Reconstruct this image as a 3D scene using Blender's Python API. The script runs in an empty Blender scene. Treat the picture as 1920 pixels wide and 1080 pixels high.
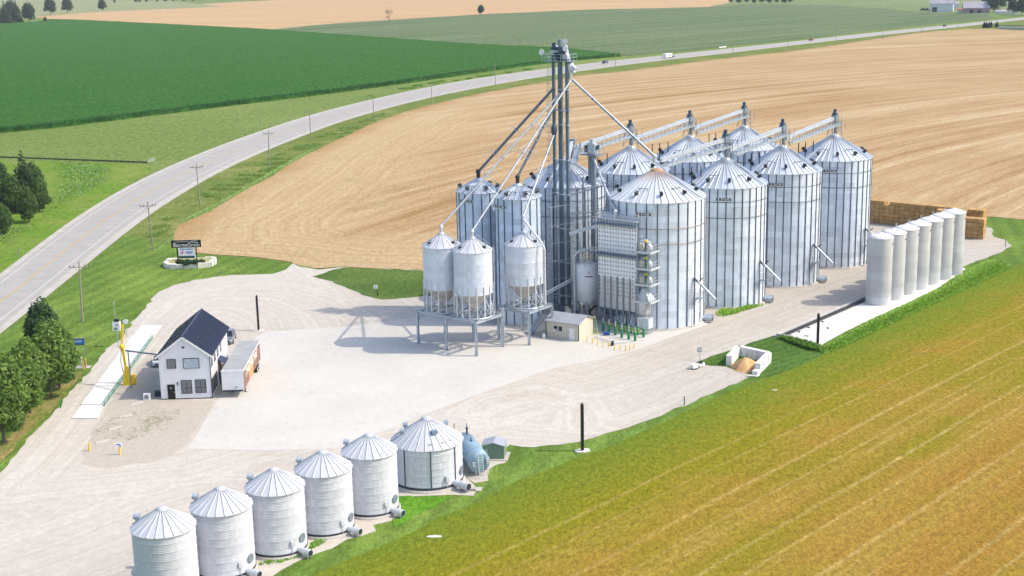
import bpy, bmesh, math, random
from math import sin, cos, pi, radians, atan2, hypot, sqrt
from mathutils import Vector, Matrix
from mathutils.geometry import delaunay_2d_cdt

SC = bpy.context.scene
COL = SC.collection
random.seed(7)
# ------------------------------------------------------------------ camera
FOC, PITCH, ROLL, HCAM = 2574.0, radians(13.3), 0.02, 60.0
_R, _U = Vector((1, 0, 0)), Vector((0, sin(PITCH), cos(PITCH)))
CF = Vector((0, cos(PITCH), -sin(PITCH)))
CR = cos(ROLL) * _R - sin(ROLL) * _U
CU = sin(ROLL) * _R + cos(ROLL) * _U
CPOS = Vector((0, 0, HCAM))
cam = bpy.data.cameras.new('camera')
cam.sensor_width = 36.0
cam.lens = FOC / 1920 * 36
cam.clip_start, cam.clip_end = 1.0, 30000.0
camo = bpy.data.objects.new('camera', cam)
COL.objects.link(camo)
mw = Matrix.Identity(4)
for i in range(3):
    mw[i][0], mw[i][1], mw[i][2], mw[i][3] = CR[i], CU[i], -CF[i], CPOS[i]
camo.matrix_world = mw
SC.camera = camo
# ------------------------------------------------------------------ sky, sun, exposure
SUN_EL, SUN_AZ = radians(47), radians(-5)      # azimuth from +X, anticlockwise
W = bpy.data.worlds.new('World')
SC.world = W
W.use_nodes = True
_nt = W.node_tree
_nt.nodes.clear()
_o = _nt.nodes.new('ShaderNodeOutputWorld')
_b = _nt.nodes.new('ShaderNodeBackground')
_s = _nt.nodes.new('ShaderNodeTexSky')
_s.sky_type = 'NISHITA'
_s.sun_disc = False
_s.sun_elevation = SUN_EL
_s.sun_rotation = pi / 2 - SUN_AZ
_s.altitude = 300
_s.air_density, _s.dust_density, _s.ozone_density = 1.0, 3.0, 1.0
_b.inputs[1].default_value = 0.15
_nt.links.new(_s.outputs[0], _b.inputs[0])
_nt.links.new(_b.outputs[0], _o.inputs[0])
sl = bpy.data.lights.new('sun', 'SUN')
sl.energy = 2.1
sl.angle = radians(0.53)
sl.color = (1.0, 0.90, 0.72)
so = bpy.data.objects.new('sun', sl)
COL.objects.link(so)
so.rotation_euler = Vector((-cos(SUN_EL) * cos(SUN_AZ), -cos(SUN_EL) * sin(SUN_AZ), -sin(SUN_EL))).to_track_quat('-Z', 'Y').to_euler()
so.location = (200, 0, 200)
VS = SC.view_settings
SC.display_settings.display_device = 'sRGB'
VS.view_transform = 'Standard'
VS.look = 'None'
VS.gamma = 1.0
VS.use_curve_mapping = False
VS.exposure = 0.85
SC.render.engine = 'CYCLES'
SC.cycles.use_denoising = True
SC.cycles.max_bounces = 5
SC.cycles.diffuse_bounces = 3
SC.cycles.glossy_bounces = 3
SC.cycles.transparent_max_bounces = 6
SC.cycles.volume_bounces = 0
SC.cycles.caustics_reflective = SC.cycles.caustics_refractive = False


def G(px, py, z=0.0):
    """survey: point of the level z seen at photo coordinate (px, py)"""
    d = CF + (px - 960) / FOC * CR - (py - 540) / FOC * CU
    t = (z - HCAM) / d.z
    p = CPOS + t * d
    return Vector((p.x, p.y, z))


# ------------------------------------------------------------------ mesh helpers
class MB:
    def __init__(s, off=(0, 0, 0)):
        s.v, s.f, s.mi, s.sm, s.o = [], [], [], [], Vector(off)

    def add(s, vs, fs, mi=0, sm=False):
        b = len(s.v)
        o = s.o
        s.v += [(p[0] - o.x, p[1] - o.y, p[2] - o.z) for p in vs]
        for f in fs:
            s.f.append(tuple(b + i for i in f))
            s.mi.append(mi)
            s.sm.append(sm)
        return s

    def box(s, c, d, rz=0.0, mi=0):
        x, y, z = d[0] / 2, d[1] / 2, d[2] / 2
        ca, sa = cos(rz), sin(rz)
        vs = []
        for dz in (-z, z):
            for dx, dy in ((-x, -y), (x, -y), (x, y), (-x, y)):
                vs.append((c[0] + dx * ca - dy * sa, c[1] + dx * sa + dy * ca, c[2] + dz))
        return s.add(vs, [(3, 2, 1, 0), (4, 5, 6, 7), (0, 1, 5, 4), (1, 2, 6, 5), (2, 3, 7, 6), (3, 0, 4, 7)], mi)

    def frame(s, p0, p1):
        p0, p1 = Vector(p0), Vector(p1)
        d = (p1 - p0).normalized()
        up = Vector((0, 0, 1)) if abs(d.z) < 0.95 else Vector((0, 1, 0))
        a = d.cross(up).normalized()
        return p0, p1, a, a.cross(d).normalized()

    def bar(s, p0, p1, w, h, mi=0):
        p0, p1, a, b = s.frame(p0, p1)
        vs = [q + a * x * w / 2 + b * y * h / 2 for q in (p0, p1) for x, y in ((-1, -1), (1, -1), (1, 1), (-1, 1))]
        return s.add(vs, [(3, 2, 1, 0), (4, 5, 6, 7), (0, 1, 5, 4), (1, 2, 6, 5), (2, 3, 7, 6), (3, 0, 4, 7)], mi)

    def tube(s, p0, p1, r, n=8, r1=None, mi=0, cap=True):
        r1 = r if r1 is None else r1
        p0, p1, a, b = s.frame(p0, p1)
        vs = [q + (a * cos(2 * pi * i / n) + b * sin(2 * pi * i / n)) * rr for q, rr in ((p0, r), (p1, r1)) for i in range(n)]
        s.add(vs, [(i, (i + 1) % n, n + (i + 1) % n, n + i) for i in range(n)], mi, n > 5)
        if cap:
            s.add(vs[:n], [tuple(range(n))[::-1]], mi)
            s.add(vs[n:], [tuple(range(n))], mi)
        return s

    def path(s, pts, r, n=8, mi=0):
        for a, b in zip(pts, pts[1:]):
            s.tube(a, b, r, n, mi=mi)
        return s

    def lathe(s, prof, n=24, c=(0, 0, 0), mi=0, sm=True, a0=0.0, a1=2 * pi):
        full = abs(a1 - a0 - 2 * pi) < 1e-6
        m = n if full else n + 1
        vs = [(c[0] + r * cos(a0 + (a1 - a0) * i / n), c[1] + r * sin(a0 + (a1 - a0) * i / n), c[2] + z) for r, z in prof for i in range(m)]
        fs = []
        for k in range(len(prof) - 1):
            for i in range(n):
                j = (i + 1) % m
                fs.append((k * m + i, k * m + j, (k + 1) * m + j, (k + 1) * m + i))
        return s.add(vs, fs, mi, sm)

    def disc(s, c, r, n=24, mi=0):
        return s.add([(c[0] + r * cos(2 * pi * i / n), c[1] + r * sin(2 * pi * i / n), c[2]) for i in range(n)], [tuple(range(n))], mi)

    def prism(s, poly, z0, z1, mi=0):
        n = len(poly)
        vs = [(p[0], p[1], z0) for p in poly] + [(p[0], p[1], z1) for p in poly]
        return s.add(vs, [tuple(range(n))[::-1], tuple(range(n, 2 * n))] + [(i, (i + 1) % n, n + (i + 1) % n, n + i) for i in range(n)], mi)

    def extr(s, prof, x0, x1, mi=0):
        """profile in (y, z) swept along x"""
        n = len(prof)
        vs = [(x0, p[0], p[1]) for p in prof] + [(x1, p[0], p[1]) for p in prof]
        return s.add(vs, [tuple(range(n))[::-1], tuple(range(n, 2 * n))] + [(i, (i + 1) % n, n + (i + 1) % n, n + i) for i in range(n)], mi)

    def quad(s, *p, mi=0):
        return s.add(p, [tuple(range(len(p)))], mi)

    def sphere(s, c, r, n=10, m=6, mi=0, sz=1.0):
        return s.lathe([(max(r * sin(pi * k / m), 1e-4), -r * sz * cos(pi * k / m)) for k in range(m + 1)], n, c, mi)

    def mesh(s, name, mats):
        me = bpy.data.meshes.new(name)
        me.from_pydata(s.v, [], s.f)
        for m in (mats if isinstance(mats, (list, tuple)) else [mats]):
            me.materials.append(m)
        me.polygons.foreach_set('material_index', s.mi)
        me.polygons.foreach_set('use_smooth', s.sm)
        me.update()
        return me

    def build(s, name, mats, parent=None, **kw):
        return inst(name, s.mesh(name, mats), parent, **kw)


def inst(name, me, parent=None, loc=(0, 0, 0), rz=0.0, label=None, cat=None, group=None, kind=None):
    o = bpy.data.objects.new(name, me)
    COL.objects.link(o)
    if parent is not None:
        o.parent = parent
    o.location = loc
    if rz:
        o.rotation_euler = (0, 0, rz)
    return tag(o, label, cat, group, kind)


def tag(o, label=None, cat=None, group=None, kind=None):
    for k, x in (('label', label), ('category', cat), ('group', group), ('kind', kind)):
        if x:
            o[k] = x
    return o


def thing(name, label, cat, loc=(0, 0, 0), rz=0.0, group=None):
    return inst(name, None, None, loc, rz, label, cat, group)


def dup(root, loc, rz=None, label=None, group=None):
    r = root.copy()
    COL.objects.link(r)
    r.location = loc
    if rz is not None:
        r.rotation_euler = (0, 0, rz)
    tag(r, label, None, group)
    for ch in list(root.children):
        c = ch.copy()
        COL.objects.link(c)
        c.parent = r
        for g in list(ch.children):
            d = g.copy()
            COL.objects.link(d)
            d.parent = c
    return r


TEXTS = []


def text(body, size, mat, parent, loc, rot, name='lettering', extrude=0.012, align='CENTER', bold=0.0):
    cu = bpy.data.curves.new(name, 'FONT')
    cu.body = body
    cu.size = size
    cu.extrude = extrude
    cu.align_x = align
    cu.align_y = 'CENTER'
    cu.offset = bold
    cu.resolution_u = 3
    cu.materials.append(mat)
    o = bpy.data.objects.new(name, cu)
    COL.objects.link(o)
    o.parent = parent
    o.location = loc
    o.rotation_euler = rot
    TEXTS.append(o)
    return o


# ------------------------------------------------------------------ material helpers
def lin(c):
    return tuple(((x / 255 + .055) / 1.055) ** 2.4 if x > 10 else x / 255 / 12.92 for x in c)


KEXP = (1.74, 1.77, 1.86)     # what a sunlit level surface of albedo 1 reads as at this exposure


def ga(*c):
    return tuple(min(0.85, x / k) for x, k in zip(lin(c), KEXP)) + (1,)


class NG:
    def __init__(s, name):
        s.m = bpy.data.materials.new(name)
        s.m.use_nodes = True
        s.t = s.m.node_tree
        s.b = s.t.nodes['Principled BSDF']
        s.b.inputs['Specular IOR Level'].default_value = 0.3

    def n(s, typ, ins=None, **props):
        nd = s.t.nodes.new('ShaderNode' + typ)
        for k, x in props.items():
            setattr(nd, k, x)
        for k, x in (ins or {}).items():
            s.set(nd.inputs[k], x)
        return nd

    def set(s, sock, x):
        if isinstance(x, bpy.types.NodeSocket):
            s.t.links.new(x, sock)
        elif x is not None:
            sock.default_value = x

    def coord(s, w='Object'):
        return s.n('TexCoord').outputs[w]

    def pos(s):
        return s.n('NewGeometry').outputs['Position']

    def math(s, op, a, b=None, c=None, clamp=False):
        return s.n('Math', {0: a, 1: b, 2: c}, operation=op, use_clamp=clamp).outputs[0]

    def sep(s, v):
        return s.n('SeparateXYZ', {0: v}).outputs

    def comb(s, x=0.0, y=0.0, z=0.0):
        return s.n('CombineXYZ', {0: x, 1: y, 2: z}).outputs[0]

    def attr(s, nm):
        return s.n('Attribute', attribute_name=nm).outputs

    def scale(s, v, k):
        return s.n('VectorMath', {0: v, 1: k if isinstance(k, tuple) else (k, k, k)}, operation='MULTIPLY').outputs[0]

    def noise(s, v, sc=1.0, det=3.0, ro=.55, dist=0.0):
        return s.n('TexNoise', {'Vector': v, 'Scale': sc, 'Detail': det, 'Roughness': ro, 'Distortion': dist}).outputs['Fac']

    def rng(s, x, a, b, c=0.0, d=1.0, smooth=False):
        nd = s.n('MapRange', {0: x, 1: a, 2: b, 3: c, 4: d})
        if smooth:
            nd.interpolation_type = 'SMOOTHSTEP'
        return nd.outputs[0]

    def mix(s, f, a, b, mode='MIX'):
        nd = s.n('Mix', data_type='RGBA', blend_type=mode)
        s.set(nd.inputs[0], f)
        s.set(nd.inputs[6], a)
        s.set(nd.inputs[7], b)
        return nd.outputs[2]

    def mul(s, col, f):
        nd = s.n('VectorMath', {0: col[:3] if isinstance(col, tuple) else col}, operation='SCALE')
        s.set(nd.inputs[3], f)
        return nd.outputs[0]

    def ramp(s, f, pts, mode='LINEAR'):
        nd = s.n('ValToRGB', {0: f})
        cr = nd.color_ramp
        cr.interpolation = mode
        while len(cr.elements) < len(pts):
            cr.elements.new(1.0)
        for e, (p, c) in zip(cr.elements, pts):
            e.position = p
            e.color = c if len(c) == 4 else tuple(c) + (1,)
        return nd.outputs[0]

    def bump(s, h, strength=.3, dist=.1):
        nd = s.n('Bump', {'Strength': strength, 'Distance': dist, 'Height': h})
        s.t.links.new(nd.outputs[0], s.b.inputs['Normal'])

    def fin(s, col, rough=.9, metal=0.0):
        s.set(s.b.inputs['Base Color'], col)
        s.set(s.b.inputs['Roughness'], rough)
        s.set(s.b.inputs['Metallic'], metal)
        return s.m


def M(name, col, rough=.6, metal=0.0, var=.12, sc=2.0, rnd=0.0, bump=0.0, bsc=20.0):
    g = NG(name)
    c = g.coord()
    f = g.rng(g.noise(c, sc, 4), .3, .7, 1 - var, 1 + var)
    if rnd:
        r = g.n('ObjectInfo').outputs['Random']
        f = g.math('MULTIPLY', f, g.rng(r, 0, 1, 1 - rnd, 1 + rnd))
    col = tuple(col)[:3] + (1,)
    if bump:
        g.bump(g.noise(c, bsc, 3), bump, .05)
    return g.fin(g.mul(col, f), rough, metal)


def galv_wall(name, nsheet, base=(.71, .775, .86), metal=.26, rough=.45, corr=.3, pitch=.104, tv=.12):
    g = NG(name)
    c = g.coord()
    x, y, z = g.sep(c)
    rnd = g.n('ObjectInfo').outputs['Random']
    ang = g.math('MULTIPLY', g.math('ARCTAN2', y, x), nsheet / (2 * pi))
    idx = g.math('FLOOR', g.math('ADD', ang, g.math('MULTIPLY', g.math('ROUND', g.math('MULTIPLY', rnd, 7.0)), 0.5)))
    wn = g.n('TexWhiteNoise', {'Vector': g.comb(idx, g.math('MULTIPLY', rnd, 91.0), 0.0)}, noise_dimensions='2D').outputs['Value']
    f = g.rng(wn, 0, 1, 1 - tv, 1 + tv * .8)
    f = g.math('MULTIPLY', f, g.rng(rnd, 0, 1, .95, 1.05))
    st = g.noise(g.scale(c, (1.6, 1.6, .25)), 1.6, 4, .6)
    f = g.math('MULTIPLY', f, g.rng(st, .3, .75, .9, 1.08))
    if corr:
        w = g.math('SINE', g.math('MULTIPLY', z, 2 * pi / pitch))
        g.bump(w, corr, .012)
    return g.fin(g.mul(tuple(base) + (1,), f), rough, metal)
# ------------------------------------------------------------------ materials
GALV = M('galvanised_steel', (.46, .52, .58), .45, .5, .15, 1.5)
GALV_L = M('galvanised_light', (.60, .64, .69), .45, .35, .12, 1.5)
GALV_D = M('galvanised_weathered', (.25, .30, .36), .5, .45, .15, 1.5)
ROOFP = M('roof_steel', (.62, .67, .74), .4, .5, .08, .8, rnd=.05)
ROOFB = M('roof_steel_bright', (.58, .60, .64), .45, .2, .06, .8, rnd=.04)
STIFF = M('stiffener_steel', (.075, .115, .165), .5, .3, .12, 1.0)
RINGR = M('ring_weathered', (.30, .21, .16), .6, .2, .35, .4)
SPOUT = M('spout_steel', (.36, .40, .45), .45, .4, .12, 1.5)
RUST = M('rusty_steel', (.55, .33, .19), .8, .1, .35, 1.3)
DARK = M('dark_steel', (.035, .045, .055), .5, .3, .2, 3)
MOTOR = M('motor_blue_grey', (.06, .10, .16), .45, .2, .15, 3)
BLACK = M('black_paint', (.012, .012, .014), .5, 0, .2, 3)
WHITE = M('white_paint', (.80, .80, .80), .5, 0, .05, 1)
CONC = M('concrete', (.42, .40, .375), .9, 0, .12, .8, bump=.2, bsc=8)
CONC_L = M('pale_concrete', (.50, .495, .48), .9, 0, .08, .6)
YELLOW = M('yellow_paint', (.80, .55, .02), .5, 0, .1, 2)
GREENP = M('green_paint', (.03, .22, .10), .5, 0, .15, 2)
TEAL = M('teal_rail_paint', (.09, .26, .22), .5, 0, .15, 2)
LIME = M('lime_safety_paint', (.55, .70, .10), .5, 0, .1, 2)
WOOD = M('weathered_wood', (.27, .24, .21), .85, 0, .25, 3, rnd=.12)
BROWNW = M('brown_timber', (.22, .10, .05), .8, 0, .25, 3)
GLASS = NG('window_glass').fin((.03, .04, .05, 1), .08)
GLASSL = M('pale_blind_glass', (.42, .50, .56), .2, 0, .1, 2)
RUBBER = M('rubber', (.02, .02, .02), .85, 0, .2, 5)
BLUE = M('blue_sign', (.015, .16, .50), .5, 0, .08, 2)
BEIGE = M('beige_siding', (.62, .57, .47), .7, 0, .06, 2)
GREYROOF = M('blue_grey_roof', (.34, .37, .42), .6, .1, .1, 1)
SAND = M('orange_sand', (.60, .36, .17), .95, 0, .2, 1.5, bump=.5, bsc=6)
STONE = M('white_limestone', (.66, .64, .60), .9, 0, .18, 2, rnd=.12, bump=.5, bsc=5)
SOIL = M('bed_soil', (.33, .33, .15), .95, 0, .35, 2)
PINK = M('pink_print', (.70, .12, .35), .6)
NAVYT = M('blue_print', (.10, .17, .45), .6)
g = NG('roof_steel_rusting')
cc = g.coord()
x, y, z = g.sep(cc)
rad = g.math('SQRT', g.math('ADD', g.math('MULTIPLY', x, x), g.math('MULTIPLY', y, y)))
nn = g.noise(g.scale(cc, (2.5, 2.5, .6)), 1.2, 4, .7)
rf = g.math('MULTIPLY', g.rng(g.math('ADD', rad, g.math('MULTIPLY', nn, 3.0)), 2.2, 5.2, 1, 0), g.rng(nn, .3, .65, .25, 1))
ROOFR = g.fin(g.mix(rf, (.62, .66, .71, 1), (.48, .27, .14, 1)), .5, .25)
WALL18 = galv_wall('silo_wall_steel', 18)
WALL10 = galv_wall('slim_silo_wall_steel', 10, base=(.60, .69, .82), metal=.2)
WALL8 = galv_wall('hopper_bin_steel', 8, base=(.65, .70, .77), metal=.2, corr=.2, tv=.05)
WALLB = galv_wall('low_bin_steel', 7, base=(.61, .625, .69), metal=.05, rough=.5, corr=.5, pitch=.17, tv=.035)


# ------------------------------------------------------------------ ground sheets
def smooth_line(pts, closed=False, step=4.0, jit=0.0, seed=1):
    """Catmull-Rom through world points, resampled and roughened"""
    rnd = random.Random(seed)
    P = [Vector((p[0], p[1])) for p in pts]
    n = len(P)
    out = []
    rngk = range(n) if closed else range(n - 1)
    for i in rngk:
        p0 = P[(i - 1) % n] if (closed or i > 0) else P[0]
        p1, p2 = P[i], P[(i + 1) % n]
        p3 = P[(i + 2) % n] if (closed or i + 2 < n) else P[-1]
        L = (p2 - p1).length
        k = max(1, int(L / step))
        for j in range(k):
            t = j / k
            q = .5 * ((2 * p1) + (p2 - p0) * t + (2 * p0 - 5 * p1 + 4 * p2 - p3) * t * t + (3 * p1 - p0 - 3 * p2 + p3) * t ** 3)
            out.append(q)
    if not closed:
        out.append(P[-1])
    if jit:
        out = [q + Vector((rnd.gauss(0, jit), rnd.gauss(0, jit))) for q in out]
    return out


def straight(pts, step=4.0, jit=0.0, seed=1, closed=True):
    rnd = random.Random(seed)
    P = [Vector((p[0], p[1])) for p in pts]
    out = []
    n = len(P)
    for i in range(n if closed else n - 1):
        a, b = P[i], P[(i + 1) % n]
        k = max(1, int((b - a).length / step))
        for j in range(k):
            q = a.lerp(b, j / k)
            out.append(q + Vector((rnd.gauss(0, jit), rnd.gauss(0, jit))) if j else q)
    return out


def sheet(name, mat, outline, z, grid=None, attrs=None, kind='structure', lift=None):
    """flat sheet; grid = spacing of inner points, attrs = {name: f(x, y)}"""
    vs = [Vector((p[0], p[1])) for p in outline]
    n = len(vs)
    pts = list(vs)
    if grid:
        x0, x1 = min(p.x for p in vs), max(p.x for p in vs)
        y0, y1 = min(p.y for p in vs), max(p.y for p in vs)
        yy = y0 + grid * .5
        while yy < y1:
            xx = x0 + grid * .5
            while xx < x1:
                pts.append(Vector((xx + random.uniform(-.2, .2) * grid, yy + random.uniform(-.2, .2) * grid)))
                xx += grid
            yy += grid
    rv, re, rf, *_ = delaunay_2d_cdt(pts, [], [list(range(n))], 1, 1e-5)
    me = bpy.data.meshes.new(name)
    me.from_pydata([(p.x, p.y, z + (lift(p.x, p.y) if lift else 0)) for p in rv], [], rf)
    bm = bmesh.new()
    bm.from_mesh(me)
    for f in bm.faces:
        if f.normal.z < 0:
            f.normal_flip()
    bm.to_mesh(me)
    bm.free()
    me.materials.append(mat)
    for k, fn in (attrs or {}).items():
        a = me.attributes.new(k, 'FLOAT', 'POINT')
        a.data.foreach_set('value', [fn(v.co.x, v.co.y) for v in me.vertices])
    return inst(name, me, kind=kind)


def GP(*pts):
    return [G(x, y).xy for x, y in pts]


def seg_dist(x, y, line):
    best = 1e9
    for a, b in zip(line, line[1:]):
        dx, dy = b[0] - a[0], b[1] - a[1]
        t = max(0, min(1, ((x - a[0]) * dx + (y - a[1]) * dy) / (dx * dx + dy * dy + 1e-9)))
        d = hypot(x - a[0] - t * dx, y - a[1] - t * dy)
        if d < best:
            best = d
    return best


def grain(g, p, col, sc, k=.22):
    q = g.scale(p, (1.0, .38, 1.0))
    a = g.noise(q, sc * 1.3, 2, .8)
    b = g.noise(q, sc * 3.4, 2, .8)
    f = g.math('ADD', g.math('MULTIPLY', a, .6), g.math('MULTIPLY', b, .4))
    g.b.inputs['Specular IOR Level'].default_value = .04
    return g.mul(col, g.rng(f, .36, .64, 1 - k, 1 + k))


def grass_mat(name, c1, c2, c3, stripes=None, sc=1.0, big=.05, gsc=1.1, k=.30):
    g = NG(name)
    p = g.pos()
    a = g.noise(p, 1.1 * sc, 4, .65)
    b = g.noise(p, big * sc, 4, .6)
    c = g.noise(p, 6 * sc, 3, .7)
    col = g.mix(g.rng(a, .3, .7), ga(*c1), ga(*c2))
    col = g.mix(g.rng(b, .45, .68), col, ga(*c3))
    if stripes:
        an, w = stripes
        x, y, z = g.sep(p)
        v = g.math('ADD', g.math('MULTIPLY', x, -sin(an)), g.math('MULTIPLY', y, cos(an)))
        v = g.math('ADD', v, g.math('MULTIPLY', g.noise(p, .06, 2), 3.0))
        s = g.rng(g.math('SINE', g.math('MULTIPLY', v, 2 * pi / w)), -.8, .8, .90, 1.10)
        col = g.mul(col, s)
    col = g.mul(col, g.rng(c, .3, .7, .74, 1.26))
    col = g.mul(col, g.rng(g.noise(p, 2.2 * sc, 4, .75), .32, .68, .84, 1.16))
    col = grain(g, p, col, gsc, k)
    g.bump(g.math('ADD', c, a), .6, .12)
    return g.fin(col, .95)


def row_field_mat(name, cols, lowpitch, fine, rowattr='row', warp=3.0, patch=None, contrast=1.0):
    """rows run along lines of equal 'row' (metres); bands, fine rows and loose straw along them"""
    g = NG(name)
    p = g.pos()
    r = g.attr(rowattr)['Fac']
    al = g.attr('along')['Fac']
    rw = g.math('ADD', r, g.math('MULTIPLY', g.math('SUBTRACT', g.noise(p, .02, 2), .5), warp))
    b1 = g.noise(g.comb(g.math('MULTIPLY', rw, 1 / lowpitch), g.math('MULTIPLY', al, .004), 0.0), 1.0, 2, .5)
    b2 = g.noise(g.comb(g.math('MULTIPLY', rw, 1 / fine), g.math('MULTIPLY', al, .05), 3.0), 1.0, 3, .6)
    n1 = g.noise(p, .012, 4, .6)
    n2 = g.noise(p, 1.2, 4, .7)
    f = g.math('ADD', g.math('MULTIPLY', b1, .62 * contrast), g.math('MULTIPLY', b2, .38 * contrast))
    f = g.math('ADD', f, g.math('MULTIPLY', g.math('SUBTRACT', n1, .5), .3))
    f = g.math('ADD', f, g.math('MULTIPLY', g.math('SUBTRACT', n2, .5), .3))
    f = g.math('ADD', f, (1 - contrast) * .5)
    col = g.ramp(f, [(.34, ga(*cols[0])), (.47, ga(*cols[1])), (.57, ga(*cols[2])), (.67, ga(*cols[3]))])
    return g, p, r, al, col, n1, n2, f


# base land: rough meadow to the horizon
MEADOW = grass_mat('meadow_grass', (142, 168, 92), (124, 150, 78), (154, 172, 102), big=.015, sc=.6, gsc=.42, k=.30)
sheet('ground', MEADOW, [(-6500, -300), (6500, -300), (6500, 13000), (-6500, 13000)], -.10)

# --- highway ------------------------------------------------------------------
ROAD_L = [(-60, 555), (0, 515), (69, 458), (154, 397), (219, 360), (291, 322), (343, 298), (432, 266), (500, 241), (560, 221), (640, 201), (707, 183), (807, 163), (907, 144), (1007, 131), (1073, 123), (1173, 110.5), (1273, 101), (1380, 89.5), (1513, 75), (1647, 60), (1780, 47), (1913, 33), (1990, 25)]
ROAD_R = [(-60, 672), (0, 626), (51, 585), (137, 517), (192, 469), (254, 424), (301, 388), (343, 359), (428, 315), (514, 275), (583, 249), (640, 228), (707, 207), (807, 183), (907, 162), (1023, 143), (1077, 135), (1173, 121), (1273, 110), (1380, 97.5), (1513, 82), (1647, 66.5), (1780, 52.5), (1913, 37.5), (1990, 29)]
_l, _r = GP(*ROAD_L[1:]), GP(*ROAD_R[1:])
_dl, _dr = (_l[0] - _l[2]).normalized(), (_r[0] - _r[2]).normalized()
LR = smooth_line([_l[0] + _dl * 230, _l[0] + _dl * 110] + _l, step=6)
RR = smooth_line([_r[0] + _dr * 150, _r[0] + _dr * 75] + _r, step=6)


def resample(line, n):
    L = [0.0]
    for a, b in zip(line, line[1:]):
        L.append(L[-1] + (b - a).length)
    out, k = [], 0
    for i in range(n):
        s = L[-1] * i / (n - 1)
        while k < len(L) - 2 and L[k + 1] < s:
            k += 1
        t = (s - L[k]) / max(1e-6, L[k + 1] - L[k])
        out.append(line[k].lerp(line[k + 1], t))
    return out


NR = 240
RRs = resample(RR, NR)
LLs = []
for q in RRs:                       # nearest point of the left edge
    best = min(((p - q).length, i) for i, p in enumerate(LR))[1]
    a = LR[max(0, best - 1)]
    b = LR[min(len(LR) - 1, best + 1)]
    d = b - a
    t = max(0, min(1, (q - a).dot(d) / d.length_squared))
    LLs.append(a + d * t)


def avg(line, k=7):
    return [sum((line[max(0, min(len(line) - 1, i + j))] for j in range(-k, k + 1)), Vector((0, 0))) / (2 * k + 1) for i in range(len(line))]


CEN = avg([(a + b) / 2 for a, b in zip(LLs, RRs)], 6)
WID = [(a - b).length for a, b in zip(LLs, RRs)]
WID = [sum(WID[max(0, min(NR - 1, i + j))] for j in range(-12, 13)) / 25 for i in range(NR)]
NOR = []
for i in range(NR):
    d = (CEN[min(NR - 1, i + 1)] - CEN[max(0, i - 1)]).normalized()
    NOR.append(Vector((-d.y, d.x)))


def strip(name, mat, f0, f1, z, w0=0.0, w1=0.0, i0=0, i1=NR, jit=0.0, kind='structure', dash=None):
    rnd = random.Random(5)
    mb = MB()
    for i in range(i0, i1 - 1):
        vs = []
        for k in (i, i + 1):
            c, nn, w = CEN[k], NOR[k], WID[k]
            a = c + nn * (w * f0 + w0)
            b = c + nn * (w * f1 + w1)
            vs.append((a.x, a.y, z))
            vs.append((b.x, b.y, z))
        mb.quad(vs[1], vs[3], vs[2], vs[0])
    return mb.build(name, mat, kind=kind)


def road_mat(name, c1, c2, sc=1.0):
    g = NG(name)
    p = g.pos()
    a = g.noise(p, .25 * sc, 4, .6)
    c = g.noise(p, 4, 3, .7)
    col = g.mix(g.rng(a, .35, .65), ga(*c1), ga(*c2))
    return g.fin(g.mul(col, g.rng(c, .3, .7, .92, 1.08)), .9)


strip('highway_shoulder', road_mat('shoulder_gravel', (234, 230, 224), (216, 212, 206)), .5, -.5, .0)
strip('highway', road_mat('asphalt', (210, 208, 208), (198, 196, 197)), .41, -.38, .02)
strip('road_edge_marking', M('road_paint_white', ga(240, 240, 240), .8), .335, .335, .035, .13, -.13, i1=170, kind='structure')
strip('road_edge_marking', bpy.data.materials['road_paint_white'], -.275, -.275, .035, .13, -.13, i1=170, kind='structure')
strip('road_centre_marking', M('road_paint_yellow', ga(238, 202, 112), .8), .02, .02, .036, .14, -.14, i1=170, kind='structure')

# --- far fields -----------------------------------------------------------------
g = NG('ripe_wheat')
p = g.pos()
a = g.noise(g.scale(p, (.004, .02, 1)), 1.0, 4, .6)
FARW = g.fin(grain(g, p, g.mix(g.rng(a, .3, .7), ga(238, 204, 160), ga(222, 186, 142)), .12, .07), .95)
sheet('wheat_field', FARW, straight(GP((67, 31), (190, 22), (330, 16), (417, 12.5), (360, 8), (480, 2), (700, -8), (1350, -10), (1372, 4), (1330, 13), (1100, 18), (900, 27), (640, 43), (490, 57), (300, 47), (160, 40), (95, 38)), 30, 2.0), .0)
g = NG('bean_rows')
p = g.pos()
x, y, z = g.sep(p)
v = g.math('ADD', g.math('MULTIPLY', x, -.70), g.math('MULTIPLY', y, .71))
a = g.noise(g.comb(g.math('MULTIPLY', v, .05), g.math('MULTIPLY', x, .003), 0.0), 1.0, 3, .6)
b = g.noise(p, .25, 4, .7)
col = g.mix(g.rng(a, .35, .65), ga(108, 134, 94), ga(138, 156, 116))
BEAN = g.fin(grain(g, g.scale(p, (1, .6, 1)), g.mul(col, g.rng(b, .3, .7, .85, 1.15)), .2, .2), .95)
sheet('bean_field', BEAN, straight(GP((490, 57), (640, 68), (760, 77), (900, 87), (1060, 94), (1175, 105), (1280, 96), (1380, 85), (1513, 71.5), (1647, 55.5), (1780, 42.5), (1870, 33.5), (1850, 27), (1730, 24), (1660, 17), (1560, 10), (1400, 8), (1330, 13), (1100, 18), (900, 27), (640, 43)), 25, .8), .02, lift=lambda x, y: 0.0)
sheet('far_pasture', grass_mat('pasture', (150, 172, 118), (134, 160, 106), (170, 180, 136), big=.006, sc=.3, gsc=.15), straight(GP((1330, 13), (1400, 8), (1560, 10), (1660, 17), (1730, 24), (1850, 27), (1905, 31), (1990, 22), (1990, -12), (1350, -14), (1372, 4)), 30, 2.0), .015)
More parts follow.
